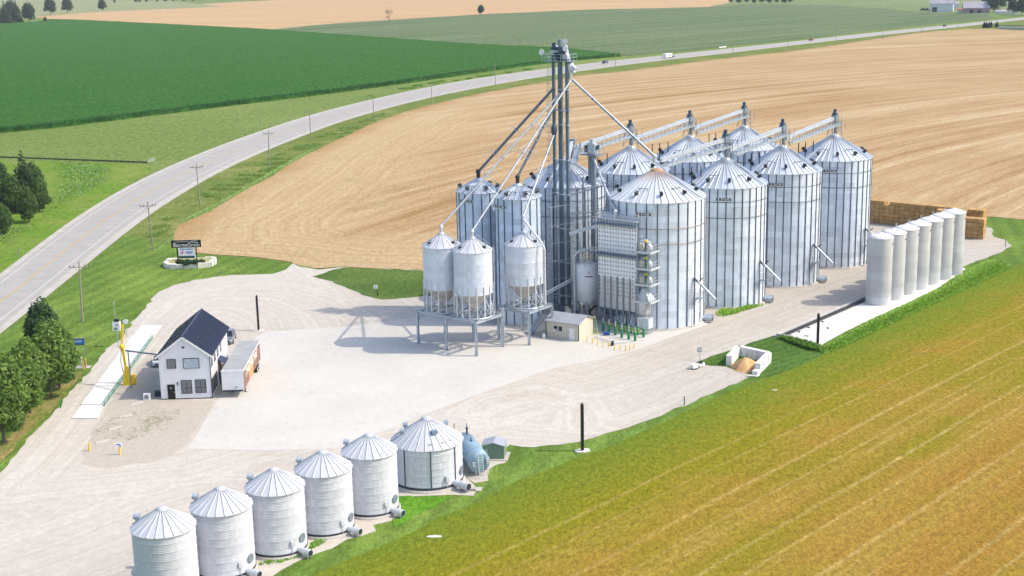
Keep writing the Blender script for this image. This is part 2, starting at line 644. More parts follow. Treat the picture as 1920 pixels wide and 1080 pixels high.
sheet('far_meadow', grass_mat('dry_meadow', (178, 186, 140), (160, 174, 126), (190, 190, 150), big=.006, sc=.3, gsc=.15), straight(GP((-60, 40), (67, 31), (190, 22), (330, 16), (417, 12.5), (330, 2), (-60, -4)), 30, 2.0), .012)

# --- corn -------------------------------------------------------------------------
CORN = NG('corn_leaves')
p = CORN.pos()
x, y, z = CORN.sep(p)
v = CORN.math('ADD', CORN.math('MULTIPLY', x, -.65), CORN.math('MULTIPLY', y, .76))
al = CORN.math('ADD', CORN.math('MULTIPLY', x, .76), CORN.math('MULTIPLY', y, .65))
a = CORN.noise(CORN.comb(CORN.math('MULTIPLY', v, 1.3), CORN.math('MULTIPLY', al, .5), 0.0), 1.0, 3, .7)
b = CORN.noise(p, .02, 4, .6)
col = CORN.mix(CORN.rng(a, .3, .7), ga(46, 112, 36), ga(86, 146, 62))
col = CORN.mix(CORN.rng(b, .4, .7, 0, .6), col, ga(84, 134, 60))
fn_ = CORN.noise(p, 1.1, 4, .75)
col = CORN.mul(col, CORN.rng(fn_, .3, .7, .70, 1.30))
CORN.bump(CORN.math('ADD', a, fn_), 1.0, .7)
col = grain(CORN, p, col, .42, .5)
CORN = CORN.fin(col, .95)
CORN_EDGE = GP((-60, 258), (0, 249), (100, 240), (300, 215), (500, 190), (640, 173), (800, 151), (1000, 122), (1100, 111.5), (1165, 106))
corn_out = CORN_EDGE + GP((1060, 94), (900, 87), (760, 77), (640, 68), (490, 57), (300, 47), (160, 40), (95, 38), (60, 44), (-60, 46))
CH = 2.2
o_ = straight(corn_out, 10, .25)
sheet('corn_field', CORN, o_, CH * .82, grid=9, kind='structure', lift=lambda x, y: random.uniform(-.25, .25))
mb = MB()
for i in range(len(o_)):
    a, b = o_[i], o_[(i + 1) % len(o_)]
    mb.quad((a.x, a.y, -.05), (b.x, b.y, -.05), (b.x, b.y, CH * .80), (a.x, a.y, CH * .80))
mb.build('corn_field_side', CORN, kind='structure')
# single plants of the outer rows
rnd = random.Random(3)
mb = MB()
edge = resample(straight(CORN_EDGE, 5, 0, closed=False), 900)
for i in range(len(edge) - 1):
    d = (edge[i + 1] - edge[i])
    nn = Vector((-d.y, d.x)).normalized()
    near = i < 620
    for row in range(4 if near else 3):
        for k in range(2 if near else 1):
            q = edge[i] + d * rnd.random() + nn * (row * .76 * (1 + row * .12) + rnd.uniform(-.15, .15))
            h = CH + rnd.uniform(-.35, .25)
            for t in range(3):
                an = rnd.uniform(0, 2 * pi)
                L = rnd.uniform(.5, .95)
                z0 = h * rnd.uniform(.25, .75)
                ca, sa = cos(an), sin(an)
                wv = .10
                mb.add([(q.x - sa * wv, q.y + ca * wv, z0), (q.x + sa * wv, q.y - ca * wv, z0), (q.x + ca * L * .55, q.y + sa * L * .55, min(h, z0 + .6)), (q.x + ca * L, q.y + sa * L, z0 + .35)], [(0, 1, 2), (2, 1, 3)], rnd.randrange(2))
mb.build('corn_plants', [M('corn_leaf_green', ga(56, 132, 58), .7), M('corn_leaf_dark', ga(34, 102, 44), .7)], kind='stuff')

# --- stubble -------------------------------------------------------------------------
ST_L = [(322, 452), (343, 417), (394, 395), (445, 364), (514, 328), (548, 303), (630, 264), (723, 222), (807, 197), (907, 174), (1027, 153), (1077, 142), (1173, 133), (1280, 119), (1380, 107), (1513, 92), (1647, 72), (1747, 59), (1843, 54), (1920, 57), (2040, 56)]
ST_B = [(2040, 420), (1920, 412), (1862, 406)]
ST_E = [(790, 506), (700, 503), (640, 500), (600, 503), (560, 499), (545, 491), (480, 482), (400, 477), (345, 470)]
_left = smooth_line(GP(*ST_L), step=5, jit=.25)
_bot = GP(*ST_B) + [Vector((97, 318)), Vector((70, 330)), Vector((38, 303)), Vector((-4, 262))] + GP(*ST_E)
stub = _left + straight(_bot, 4, .2, closed=False) + [_bot[-1]]
HEAD = resample(smooth_line(GP(*ST_L[:19]), step=12), 90)
HEAD2 = resample(smooth_line(GP(*ST_E), step=8), 12)


def st_edge(x, y):
    return min(seg_dist(x, y, HEAD), seg_dist(x, y, HEAD2) + 6)


def st_row(x, y):
    return hypot(x - 600, y)


def st_along(x, y):
    return atan2(y, x - 600) * 600


g, p, r, al, col, n1, n2, f = row_field_mat('stubble', [(186, 150, 106), (212, 180, 138), (223, 195, 154), (240, 219, 186)], 6.0, 1.3, warp=1.2)
e = g.attr('edge')['Fac']
hn = g.noise(g.comb(g.math('MULTIPLY', g.math('ADD', e, g.math('MULTIPLY', g.noise(p, .03, 2), 5)), .55), g.math('MULTIPLY', n1, 2.0), 0.0), 1.0, 3, .65)
hcol = g.ramp(g.math('ADD', g.math('MULTIPLY', hn, .75), g.math('MULTIPLY', n2, .25)), [(.32, ga(204, 172, 126)), (.5, ga(224, 197, 154)), (.68, ga(240, 218, 182))])
x_, y_, z_ = g.sep(p)
hm = g.math('MULTIPLY', g.rng(g.math('ADD', e, g.math('MULTIPLY', g.noise(p, .05, 3), 30)), 44, 64, .85, 0), g.rng(y_, 640, 560, 0, 1))
col = g.mix(hm, col, hcol)
nz = g.noise(p, .25, 3, .6)
ef = g.rng(g.math('ADD', e, g.math('MULTIPLY', nz, 4)), 3, 11, 1, 0)
col = g.mix(g.math('MULTIPLY', ef, .8), col, ga(190, 150, 96))
# pale headland where the combine turned, weedy patches
hd = g.math('MULTIPLY', g.rng(e, 8, 30, 1, 0), g.rng(g.noise(p, .05, 3), .35, .6, 0, .55))
col = g.mix(hd, col, ga(226, 200, 162))
wd = g.math('MULTIPLY', g.rng(g.noise(p, .035, 5, .7), .60, .70, 0, .55), g.rng(g.sep(p)[1], 560, 420, 0, 1))
col = g.mix(wd, col, ga(184, 170, 126))
g.bump(f, .5, .25)
STUB = g.fin(grain(g, p, col, .7, .18), .95)
sheet('stubble_field', STUB, stub, .0, grid=9, attrs={'row': st_row, 'along': st_along, 'edge': st_edge})

# --- lawn ---------------------------------------------------------------------------
LAWN = grass_mat('lawn_grass', (126, 160, 74), (108, 142, 62), (146, 176, 84), stripes=(radians(76), 3.8), sc=1.0)
lawn_out = GP((-80, 720), (0, 630), (51, 589), (137, 521), (192, 473), (238, 440), (290, 452), (325, 462), (345, 471), (400, 479), (480, 484), (545, 493), (600, 505), (700, 505), (790, 508)) + [Vector((-2, 258)), Vector((38, 298))] + GP((1640, 430), (1862, 407), (1920, 413), (2040, 421), (2040, 470), (1900, 505), (1880, 515), (1530, 675), (1310, 770), (860, 965), (540, 1105), (-90, 1220))
sheet('lawn', LAWN, straight(lawn_out, 3, .15), .01)
VERGE = grass_mat('verge_grass', (140, 158, 84), (118, 142, 66), (160, 168, 100), sc=.9, big=.06, gsc=.5, k=.25)
vr = []
for i in range(4, 235):
    vr.append(CEN[i] - NOR[i] * WID[i] * .5)
far = [q for q in _left]
vsheet = resample(vr, 120) + [p for p in reversed(resample(far, 120))]
sheet('roadside_verge', VERGE, vsheet, -.02)
vl = []
for i in range(0, 60):
    vl.append(CEN[i] + NOR[i] * WID[i] * .5)
ROUGH = grass_mat('rough_grass', (138, 176, 66), (112, 156, 54), (156, 172, 90), sc=.8, big=.08, gsc=.6, k=.25)
sheet('rough_grass', ROUGH, resample(vl, 60)[:44] + GP((285, 318), (276, 308), (140, 303), (-40, 300), (-150, 420), (-90, 560))[0:5], -.015)

# --- mown field lower right ------------------------------------------------------------
FD = radians(47.7)
_ea = G(740, 1010).xy


def mf_row(x, y):
    return (x - _ea.x) * sin(FD) - (y - _ea.y) * cos(FD)


def mf_along(x, y):
    return x * cos(FD) + y * sin(FD)


g, p, r, al, col, n1, n2, f = row_field_mat('mown_field', [(178, 136, 62), (190, 152, 70), (186, 158, 70), (204, 178, 100)], 5.0, .5, warp=1.0)
fn = g.noise(p, 3.2, 4, .75)
st2 = g.noise(g.comb(g.math('MULTIPLY', r, 2.2), g.math('MULTIPLY', al, .5), 2.0), 1.0, 3, .7)
gr = g.mix(g.rng(n2, .35, .65), ga(146, 146, 34), ga(168, 160, 50))
m1 = g.math('ADD', g.math('MULTIPLY', r, 1 / 62), g.math('MULTIPLY', g.math('SUBTRACT', g.noise(p, .06, 4, .6), .5), 1.6))
m1 = g.math('ADD', m1, g.math('MULTIPLY', g.math('SUBTRACT', f, .5), 1.2))
m1 = g.math('ADD', m1, g.math('MULTIPLY', g.math('SUBTRACT', g.noise(g.comb(g.math('MULTIPLY', r, .09), g.math('MULTIPLY', al, .004), 5.0), 1.0, 1), .5), 1.8))
col = g.mix(g.rng(m1, .1, .8, 1, 0), col, gr)
fresh = g.math('ADD', r, g.math('MULTIPLY', g.math('SUBTRACT', g.noise(p, .3, 4, .65), .5), 9))
col = g.mix(g.rng(fresh, -2, 12, .9, 0), col, ga(118, 150, 52))
wv = g.math('ADD', r, g.math('MULTIPLY', g.math('SUBTRACT', g.noise(g.comb(g.math('MULTIPLY', r, .03), g.math('MULTIPLY', al, .02), 9.0), 1.0, 2), .5), 1.8))
fr = g.math('FRACT', g.math('MULTIPLY', wv, 1 / 9.4))
a1 = g.rng(g.math('ABSOLUTE', g.math('SUBTRACT', fr, .22)), .012, .05, 1, 0)
a2 = g.rng(g.math('ABSOLUTE', g.math('SUBTRACT', fr, .60)), .010, .035, .8, 0)
brk = g.noise(g.comb(g.math('MULTIPLY', r, 1.6), g.math('MULTIPLY', al, .6), 1.0), 1.0, 4, .75)
lng = g.noise(g.comb(g.math('MULTIPLY', r, .1), g.math('MULTIPLY', al, .015), 4.0), 1.0, 1)
ln = g.math('MULTIPLY', g.math('MAXIMUM', a1, a2), g.rng(brk, .36, .60, .1, .95))
ln = g.math('MULTIPLY', ln, g.math('MULTIPLY', g.rng(r, 5, 16, 0, 1), g.rng(lng, .3, .55, .25, .9)))
col = g.mix(ln, col, ga(220, 194, 122))
col = g.mul(col, g.rng(st2, .3, .7, .86, 1.14))
col = g.mul(col, g.rng(fn, .28, .72, .80, 1.20))
g.bump(g.math('ADD', f, fn), .5, .15)
MOWN = g.fin(grain(g, p, col, 1.6, .30), .95)
mf = [G(x, y).xy for x, y in [(620, 1064), (740, 1012), (860, 957), (950, 912), (1050, 872), (1200, 812), (1310, 762), (1400, 722), (1480, 692), (1530, 669), (1600, 640), (1700, 592), (1800, 547), (1890, 506), (1930, 487)]]
fd_ = Vector((cos(FD), sin(FD)))
fe_ = mf[-1] + fd_ * 150
mf = [mf[0] - fd_ * 90] + mf + [fe_, fe_ + Vector((fd_.y, -fd_.x)) * 190, Vector((130, 30)), Vector((-20, 30))]
sheet('mown_field', MOWN, straight(mf, 2.5, .2), .03, grid=5, attrs={'row': mf_row, 'along': mf_along})

# --- gravel yard ------------------------------------------------------------------------
PATHS = [GP((1700, 520), (1500, 600), (1400, 640), (1200, 715), (1000, 775), (800, 835), (600, 885), (300, 905), (0, 940)),
         GP((-60, 960), (60, 870), (130, 790), (190, 700), (270, 610), (330, 560), (430, 535), (540, 532), (640, 560), (700, 600), (740, 650), (700, 720), (560, 790)),
         GP((0, 1020), (250, 930), (500, 860), (760, 800)),
         GP((1350, 700), (1250, 755), (1120, 810), (980, 800), (850, 775), (900, 745), (1010, 725), (1110, 750), (1140, 790)),
         GP((400, 560), (500, 560), (570, 590), (600, 640)), GP((560, 495), (600, 530), (660, 575)),
         GP((880, 800), (930, 765), (1010, 745), (1060, 765), (1050, 805))]


def fl_v(x, y):
    return min(seg_dist(x, y, P) for P in PATHS)


def gravel_mat(name, c1, c2, c3, lane=False):
    g = NG(name)
    p = g.pos()
    v = g.attr('row')['Fac']
    vw = g.math('ADD', v, g.math('MULTIPLY', g.noise(p, .12, 2), 1.2))
    s1 = g.noise(g.comb(g.math('MULTIPLY', vw, 1.1), 0.0, 0.0), 1.0, 3, .65)
    s1 = g.math('ADD', g.math('MULTIPLY', s1, .7), g.math('MULTIPLY', g.noise(p, .5, 4, .6), .3))
    n1 = g.noise(p, .05, 4, .6)
    n2 = g.noise(p, 1.5, 4, .7)
    n3 = g.noise(p, 9, 2, .6)
    col = g.mix(g.rng(s1, .38, .62), ga(*c1), ga(*c2))
    col = g.mix(g.rng(n1, .5, .7, 0, .5), col, ga(*c3))
    near = g.rng(v, 0, 7, 1, .25)
    tr = g.math('MULTIPLY', near, g.rng(s1, .52, .62, 0, .7))
    col = g.mix(tr, col, ga(250, 246, 241))
    col = g.mul(col, g.rng(n2, .32, .68, .94, 1.05))
    col = g.mul(col, g.rng(n3, .3, .7, .94, 1.06))
    sp = g.noise(p, 3.0, 2, .8)
    col = g.mix(g.rng(sp, .68, .76, 0, .35), col, ga(176, 166, 154))
    if lane:      # greyer packed stone on the long lane
        lx, ly, lz = g.sep(p)
        lm = g.rng(g.math('ADD', lx, g.math('MULTIPLY', g.noise(p, .06, 3), 14)), 14, 34, 1.0, .89)
        col = g.mul(col, lm)
    col = grain(g, p, col, 1.4, .06)
    g.bump(n3, .4, .05)
    return g.fin(col, .95)


GRAVEL = gravel_mat('yard_gravel', (229, 222, 215), (248, 243, 237), (221, 212, 204), lane=True)
yard = GP((-60, 1010), (-60, 935), (0, 887), (20, 862), (60, 815), (100, 775), (130, 735), (165, 702), (172, 690), (197, 660), (233, 628), (267, 583), (294, 551), (322, 536), (364, 525), (433, 516), (511, 514), (535, 506), (549, 494), (560, 500), (600, 506), (640, 501), (700, 504), (792, 507)) + [Vector((-2, 261)), Vector((38, 302)), Vector((70, 327)), Vector((88, 324)), Vector((108, 303))] + GP((1862, 444), (1888, 452), (1897, 460), (1880, 472), (1840, 487), (1806, 500), (1700, 545), (1600, 600), (1530, 648), (1495, 645), (1462, 632), (1450, 632), (1421, 641), (1380, 656), (1344, 667), (1306, 680), (1326, 683), (1362, 687), (1385, 690), (1412, 703), (1393, 713), (1344, 734), (1305, 752), (1266, 765), (1240, 780), (1180, 801), (1120, 819), (1085, 829), (1050, 834), (1000, 839), (955, 834), (950, 852), (948, 868), (930, 872), (918, 880), (915, 902), (890, 906), (872, 895), (895, 918), (888, 930), (850, 928), (800, 930), (742, 930), (740, 960), (762, 962), (742, 975), (700, 985), (705, 996), (650, 1012), (600, 1036), (560, 1052), (530, 1068), (500, 1088), (490, 1130), (-60, 1140))
sheet('gravel_yard', GRAVEL, straight(yard, 1.6, .22), .035, grid=1.6, attrs={'row': fl_v})
# greyer packed lane to the right and parking patch by the house
g = NG('concrete_slab')
p = g.pos()
a = g.noise(p, .09, 5, .6)
b = g.noise(p, .7, 4, .7)
x, y, z = g.sep(p)
col = g.mix(g.rng(a, .35, .65), ga(243, 241, 239), ga(251, 250, 249))
col = g.mix(g.rng(b, .58, .72, 0, .6), col, ga(214, 211, 208))
PADM = g.fin(grain(g, p, col, .8, .035), .9)
pad = GP((352, 842), (384, 790), (418, 735), (450, 672), (480, 632), (500, 622), (570, 618), (660, 612), (760, 598), (880, 588), (1000, 585), (1100, 598), (1200, 605), (1330, 600), (1325, 609), (1270, 629), (1190, 658), (1110, 677), (1040, 691), (990, 707), (900, 739), (800, 776), (700, 816), (635, 842), (500, 845))
sheet('concrete_pad', PADM, straight(pad, 3, .06), .05)
sheet('parking_gravel', gravel_mat('parking_gravel', (226, 217, 208), (233, 226, 218), (219, 210, 201)), straight(GP((150, 870), (178, 800), (200, 762), (240, 705), (290, 655), (300, 745), (400, 752), (395, 770), (350, 835), (300, 862), (200, 880)), 1.5, .3), .045, grid=2, attrs={'row': lambda x, y: 9.0})
CONC_W = M('white_concrete', (.67, .66, .64), .9, 0, .07, .5)
TPAD = sheet('tank_pad', CONC_W, straight(GP((1470, 634), (1625, 566), (1690, 535), (1790, 498), (1812, 505), (1760, 540), (1690, 575), (1640, 597), (1585, 622), (1532, 652), (1505, 646)), 3, .05), .055)
sheet('grass_island', grass_mat('island_grass', (108, 140, 72), (94, 124, 60), (120, 150, 78), sc=1.0), straight(GP((586, 519), (606, 513), (625, 506), (645, 502), (700, 504), (792, 508), (850, 512), (850, 553), (792, 556), (740, 561), (715, 562), (690, 556), (660, 544), (640, 536), (615, 526)), 1.2, .15), .06)
sheet('bunker_lawn', grass_mat('bunker_grass', (100, 138, 66), (88, 124, 58), (112, 148, 72), stripes=(radians(40), 1.6), sc=1.0), straight(GP((1304, 680), (1344, 665), (1380, 654), (1421, 639), (1450, 630), (1500, 645), (1535, 655), (1545, 664), (1490, 690), (1440, 708), (1408, 709), (1400, 700), (1362, 688), (1330, 686)), 1.2, .12), .06)
sheet('dry_grass_strip', grass_mat('dry_tree_grass', (160, 158, 90), (186, 172, 118), (138, 154, 74), sc=.8, big=.2), straight(GP((-30, 890), (10, 862), (50, 812), (95, 775), (125, 732), (160, 700), (135, 697), (118, 705), (95, 735), (60, 765), (20, 815), (-30, 850)), 1.2, .2), .065)
VIVID = grass_mat('vivid_grass', (112, 176, 52), (98, 160, 46), (128, 184, 66), sc=1.0)
sheet('bright_grass', VIVID, straight(GP((744, 932), (800, 932), (850, 930), (825, 945), (790, 962), (762, 980), (740, 990), (735, 975), (760, 962), (742, 958)), 1.0, .2), .07)
# ------------------------------------------------------------------ silos
def cam_az(x, y):
    return atan2(-y, -x)


_cache = {}


def cached(key, fn):
    if key not in _cache:
        _cache[key] = fn()
    return _cache[key]


def roof_panel_mesh(name, R, h0, h1, r1, n, mat, rib=.05, over=.12):
    mb = MB()
    a = pi / n * .985
    Ro = R + over
    sl_ = (h1 - h0) / (R - r1)
    zo = h0 - over * sl_
    m = 3
    for k in range(2):
        pass
    for i in range(m - 1):
        t0, t1 = -a + 2 * a * i / (m - 1), -a + 2 * a * (i + 1) / (m - 1)
        mb.quad((Ro * cos(t0), Ro * sin(t0), zo), (Ro * cos(t1), Ro * sin(t1), zo), (r1 * cos(t1), r1 * sin(t1), h1), (r1 * cos(t0), r1 * sin(t0), h1))
    # standing rib on one edge
    an = -a
    w = rib * .55
    d = Vector((cos(an), sin(an), 0))
    s_ = Vector((-sin(an), cos(an), 0))
    A, B = d * Ro + Vector((0, 0, zo)), d * r1 + Vector((0, 0, h1))
    up = Vector((0, 0, rib))
    vs = [A - s_ * w, A + s_ * w, A + s_ * w * .5 + up, A - s_ * w * .5 + up, B - s_ * w * .6, B + s_ * w * .6, B + s_ * w * .4 + up, B - s_ * w * .4 + up]
    mb.add(vs, [(0, 1, 2, 3), (1, 5, 6, 2), (3, 2, 6, 7), (0, 3, 7, 4)])
    # drip edge
    t0, t1 = -a, a
    mb.quad((Ro * cos(t0), Ro * sin(t0), zo - .07), (Ro * cos(t1), Ro * sin(t1), zo - .07), (Ro * cos(t1), Ro * sin(t1), zo), (Ro * cos(t0), Ro * sin(t0), zo))
    return mb.mesh(name, mat)


def silo_body(t, R, h, peak, r1, ncourse, nstiff, npanel, wall, roofmat, z0=0.0, seg=64, rings=(), capmat=None, stiff=(.13, .11), pad=.45, foundation=True, z_st=0.0, over=.12, cap_h=.35, ringmat=None):
    ringmat = ringmat or STIFF
    ch = (h - z0) / ncourse
    key = ('course', R, round(ch, 4), wall.name)
    me = cached(key, lambda: MB().lathe([(R + .028, 0), (R, ch * .35), (R, ch)], seg).mesh('wall_course', wall))
    for k in range(ncourse):
        inst('wall_course', me, t, (0, 0, z0 + k * ch), random.uniform(0, 6.28) if 0 else (k % 2) * pi / 18)
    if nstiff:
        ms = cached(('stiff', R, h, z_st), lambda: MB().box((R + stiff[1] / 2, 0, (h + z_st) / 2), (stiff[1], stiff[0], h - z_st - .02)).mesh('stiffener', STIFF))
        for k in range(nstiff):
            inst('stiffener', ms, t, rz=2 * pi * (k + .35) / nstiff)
    for zr in rings:
        n = 48
        mb = MB()
        pts = [((R + .16) * cos(2 * pi * i / n), (R + .16) * sin(2 * pi * i / n), zr) for i in range(n + 1)]
        mb.path(pts, .055, 5)
        mb.build('wind_ring', ringmat, t)
    mr = cached(('panel', R, h, peak, npanel, roofmat.name), lambda: roof_panel_mesh('roof_panel', R, h, peak, r1, npanel, roofmat, .15 if R > 5 else .11, over))
    for k in range(npanel):
        inst('roof_panel', mr, t, rz=2 * pi * k / npanel)
    MB().lathe([(r1 + .12, peak - .05), (r1 + .1, peak + cap_h * .5), (r1 * .55, peak + cap_h), (0.01, peak + cap_h * 1.15)], 24).build('roof_cap', capmat or roofmat, t)
    if foundation:
        MB().lathe([(R - .4, .32), (R + pad, .32), (R + pad + .04, -.05)], 48).build('foundation', CONC, t)


def vent_mesh():
    def mk():
        mb = MB()
        mb.tube((0, 0, 0), (0, 0, .45), .24, 8)
        mb.tube((-.1, 0, .5), (.5, 0, .35), .30, 8, .26)
        return mb.mesh('roof_vent', DARK)
    return cached('vent', mk)


def on_roof(R, h, peak, r1, r, an):
    z = h + (peak - h) * (R - r) / (R - r1)
    return (r * cos(an), r * sin(an), z)


def letters(t, word, R, az, z, size=.66, pw=.52):
    n = len(word)
    for i, ch in enumerate(word):
        an = az + (i - (n - 1) / 2) * (pw * 1.06) / R
        pl = inst('letter_plate', cached(('plate', pw), lambda: MB().box((0, 0, 0), (.03, pw, .62)).mesh('letter_plate', WHITE)), t, ((R + .17) * cos(an), (R + .17) * sin(an), z), an)
        text(ch, size, BLACK, pl, (.02, 0, 0), (pi / 2, 0, pi / 2), 'letter', bold=.035)


def ladder(p0, p1, side, w=.5, name='ladder', parent=None, mat=GALV, off=(0, 0, 0), step=.4):
    p0, p1, side = Vector(p0), Vector(p1), Vector(side).normalized() * w / 2
    mb = MB(off)
    mb.bar(p0 - side, p1 - side, .06, .06)
    mb.bar(p0 + side, p1 + side, .06, .06)
    n = int((p1 - p0).length / step)
    for i in range(1, n):
        q = p0.lerp(p1, i / n)
        mb.bar(q - side, q + side, .04, .04)
    return mb.build(name, mat, parent)


def roof_fittings(t, R, h, peak, r1, azc, nv=10, hatch=True, start=0.0):
    for k in range(nv):
        an = azc + start + 2 * pi * k / nv
        inst('roof_vent', vent_mesh(), t, on_roof(R, h, peak, r1, R * .80, an), an)
    for da in (-.42, .62):
        an = azc + da
        c = Vector(on_roof(R, h, peak, r1, R * .66, an))
        s_ = Vector((-sin(an), cos(an), 0))
        MB().bar(c - s_ * .9 + Vector((0, 0, .32)), c + s_ * .9 + Vector((0, 0, .32)), .09, .09).bar(c - s_ * .8, c - s_ * .8 + Vector((0, 0, .3)), .06, .06).bar(c + s_ * .8, c + s_ * .8 + Vector((0, 0, .3)), .06, .06).build('snow_bar', DARK, t)


def unloader(t, R, az, z):
    """side draw spout with its ladder and bracket"""
    d = Vector((cos(az), sin(az), 0))
    s_ = Vector((-sin(az), cos(az), 0))
    e = Vector((1, -.35, 0)).normalized()
    p = d * (R + .75) + Vector((0, 0, z))
    mb = MB()
    mb.tube(d * (R - .1) + Vector((0, 0, z + .9)), p + Vector((0, 0, .5)), .22, 8)
    mb.build('draw_spout', GALV_D, t)
    MB().tube(p + Vector((0, 0, .55)), p + e * 3.0 + Vector((0, 0, -2.4)), .2, 10).build('spout_tube', GALV, t)
    MB().bar(p + Vector((0, 0, .35)), p + e * .7 + s_ * .3 + Vector((0, 0, 1.1)), .4, .1).bar(p + Vector((0, 0, .35)), p - e * .6 + Vector((0, 0, 1.1)), .35, .1).build('spout_hood', BLACK, t)
    q = d * (R + .55) - s_ * 1.0
    ladder(q + Vector((0, 0, .3)), q + Vector((0, 0, z + .4)), s_, .5, 'side_ladder', t, GALV_D)
    mb = MB()
    for k in range(7):
        zz = z - 2.6 + k * .5
        pts = [q + d * (.05 + .55 * sin(pi * j / 6)) + s_ * (.35 * cos(pi * j / 6)) + Vector((0, 0, zz)) for j in range(7)]
        mb.path(pts, .025, 4)
    mb.build('ladder_cage', GALV_D, t)
    mb = MB()
    c = d * (R + .75) + Vector((0, 0, z - 2.4))
    mb.box(c + Vector((0, 0, 0)), (1.1, 1.6, .06), az)
    for a_, b_ in ((.5, .75), (.5, -.75), (-.3, .75), (-.3, -.75)):
        b0 = c + d * a_ + s_ * b_
        mb.bar(b0, b0 + Vector((0, 0, 1.05)), .05, .05)
    for b_ in (.75, -.75):
        mb.bar(c + d * .5 + s_ * b_ + Vector((0, 0, 1.05)), c - d * .3 + s_ * b_ + Vector((0, 0, 1.05)), .05, .05)
        mb.bar(c + d * .5 + s_ * b_, d * (R + .1) + s_ * b_ + Vector((0, 0, z - 3.5)), .06, .06)
    mb.bar(c + d * .5 + s_ * .75 + Vector((0, 0, 1.05)), c + d * .5 - s_ * .75 + Vector((0, 0, 1.05)), .05, .05)
    mb.build('side_platform', GALV_D, t)


def fan(t, R, az, zc=.75, L=1.9, r=.5, mat=GALV):
    d = Vector((cos(az), sin(az), 0))
    z = Vector((0, 0, zc))
    mb = MB()
    mb.tube(d * (R - .1) + z, d * (R + L * .45) + z, r * .8, 10, r, cap=False)
    mb.tube(d * (R + L * .45) + z, d * (R + L) + z, r * 1.08, 12)
    s_ = Vector((-d.y, d.x, 0))
    for k in (.5, .9):
        for q in (-1, 1):
            mb.bar(d * (R + L * k) + s_ * r * .8 * q + Vector((0, 0, .05)), d * (R + L * k) + s_ * r * .5 * q + z, .07, .07)
    f = mb.build('aeration_fan', mat, t)
    MB().tube(d * (R + L) + z, d * (R + L + .03) + z, r * .92, 12).build('fan_inlet', DARK, f)


RS, HS, PS = 7.4, 21.4, 25.4
S1R = 8.25
front = [(24.7, 229.0, S1R, 21.5, 25.6), (38.3, 241.9, RS, HS, PS), (51.3, 256.8, RS, HS, PS), (64.6, 271.9, RS, HS, PS)]
back = [(9.9, 246.2, RS, HS, PS), (23.1, 260.4, RS, HS, PS), (36.3, 274.9, RS, HS, PS), (49.6, 289.3, RS, HS, PS)]
lab_f = ['wide galvanized silo with a rust stained roof cap behind the dryer', 'tall galvanized silo right beside the silo with the rusty cap', 'tall galvanized silo in the front row, third along from the dryer', 'tall galvanized silo ending the front row, nearest the straw bales']
lab_b = ['tall galvanized silo directly behind the bucket elevator legs', 'galvanized silo in the back row, roof showing above the rusty cap silo', 'galvanized silo in the back row, third from the elevator', 'galvanized silo ending the back row, farthest from the camera']
for row, labs, grp in ((front, lab_f, 'front row of tall silos'), (back, lab_b, 'back row of tall silos')):
    for i, (x, y, R, h, pk) in enumerate(row):
        t = thing('grain_silo', labs[i], 'grain silo', (x, y, 0), 0, grp)
        rusty = row is front and i == 0
        az = cam_az(x, y)
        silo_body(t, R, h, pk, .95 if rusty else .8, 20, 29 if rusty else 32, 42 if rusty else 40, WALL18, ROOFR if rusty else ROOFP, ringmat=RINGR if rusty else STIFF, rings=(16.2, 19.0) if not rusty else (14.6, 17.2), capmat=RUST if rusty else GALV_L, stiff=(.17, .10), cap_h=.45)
        roof_fittings(t, R, h, pk, .9, az, 10, start=.12)
        if row is front:
            letters(t, 'BROCK', R, az + (-.25, -.03, -.13, -.07)[i], h - 1.9)
            unloader(t, R, az + radians((50, 58, 56, 62)[i]), (7.4, 7.0, 6.8, 6.6)[i])
            fan(t, R, az + radians(74), .7, 1.7, .45, GALV)
            fan(t, R, az + radians(84), .7, 1.5, .42, GALV)
        # roof ladder
        a_ = az + 1.1
        ladder(Vector(on_roof(R, h, pk, .9, R, a_)) + Vector((0, 0, .15)), Vector(on_roof(R, h, pk, .9, 1.5, a_)) + Vector((0, 0, .15)), (-sin(a_), cos(a_), 0), .45, 'roof_ladder', t, GALV_D)

for (x, y), lab, wz in zip([(-5.45, 236.2), (1.3, 229.2)], ['slim galvanized silo at the left end of the cluster, behind two hopper bins', 'slim galvanized silo with a shaded blue roof beside the elevator legs'], (-.58, -.85)):
    t = thing('slim_silo', lab, 'grain silo', (x, y, 0), 0, 'slim silos left of the elevator')
    az = cam_az(x, y)
    silo_body(t, 3.9, 21.8, 23.6, .7, 20, 16, 24, WALL10, ROOFP, seg=40, stiff=(.16, .09), pad=.3)
    roof_fittings(t, 3.9, 21.8, 23.6, .7, az, 6, start=.4)
    letters(t, 'BROCK', 3.9, az + wz, 20.4)
    mb = MB()
    n = 20
    for k in range(n):
        a0, a1 = 2 * pi * k / n, 2 * pi * (k + 1) / n
        p0, p1 = Vector(on_roof(3.9, 21.8, 23.6, .7, 3.7, a0)), Vector(on_roof(3.9, 21.8, 23.6, .7, 3.7, a1))
        up = Vector((0, 0, 1.0))
        mb.bar(p0, p0 + up, .04, .04).bar(p0 + up, p1 + up, .04, .04).bar(p0 + up * .55, p1 + up * .55, .03, .03)
    mb.build('roof_railing', GALV, t)

# ------------------------------------------------------------------ hopper bins on steel frames
PLZ = 5.65


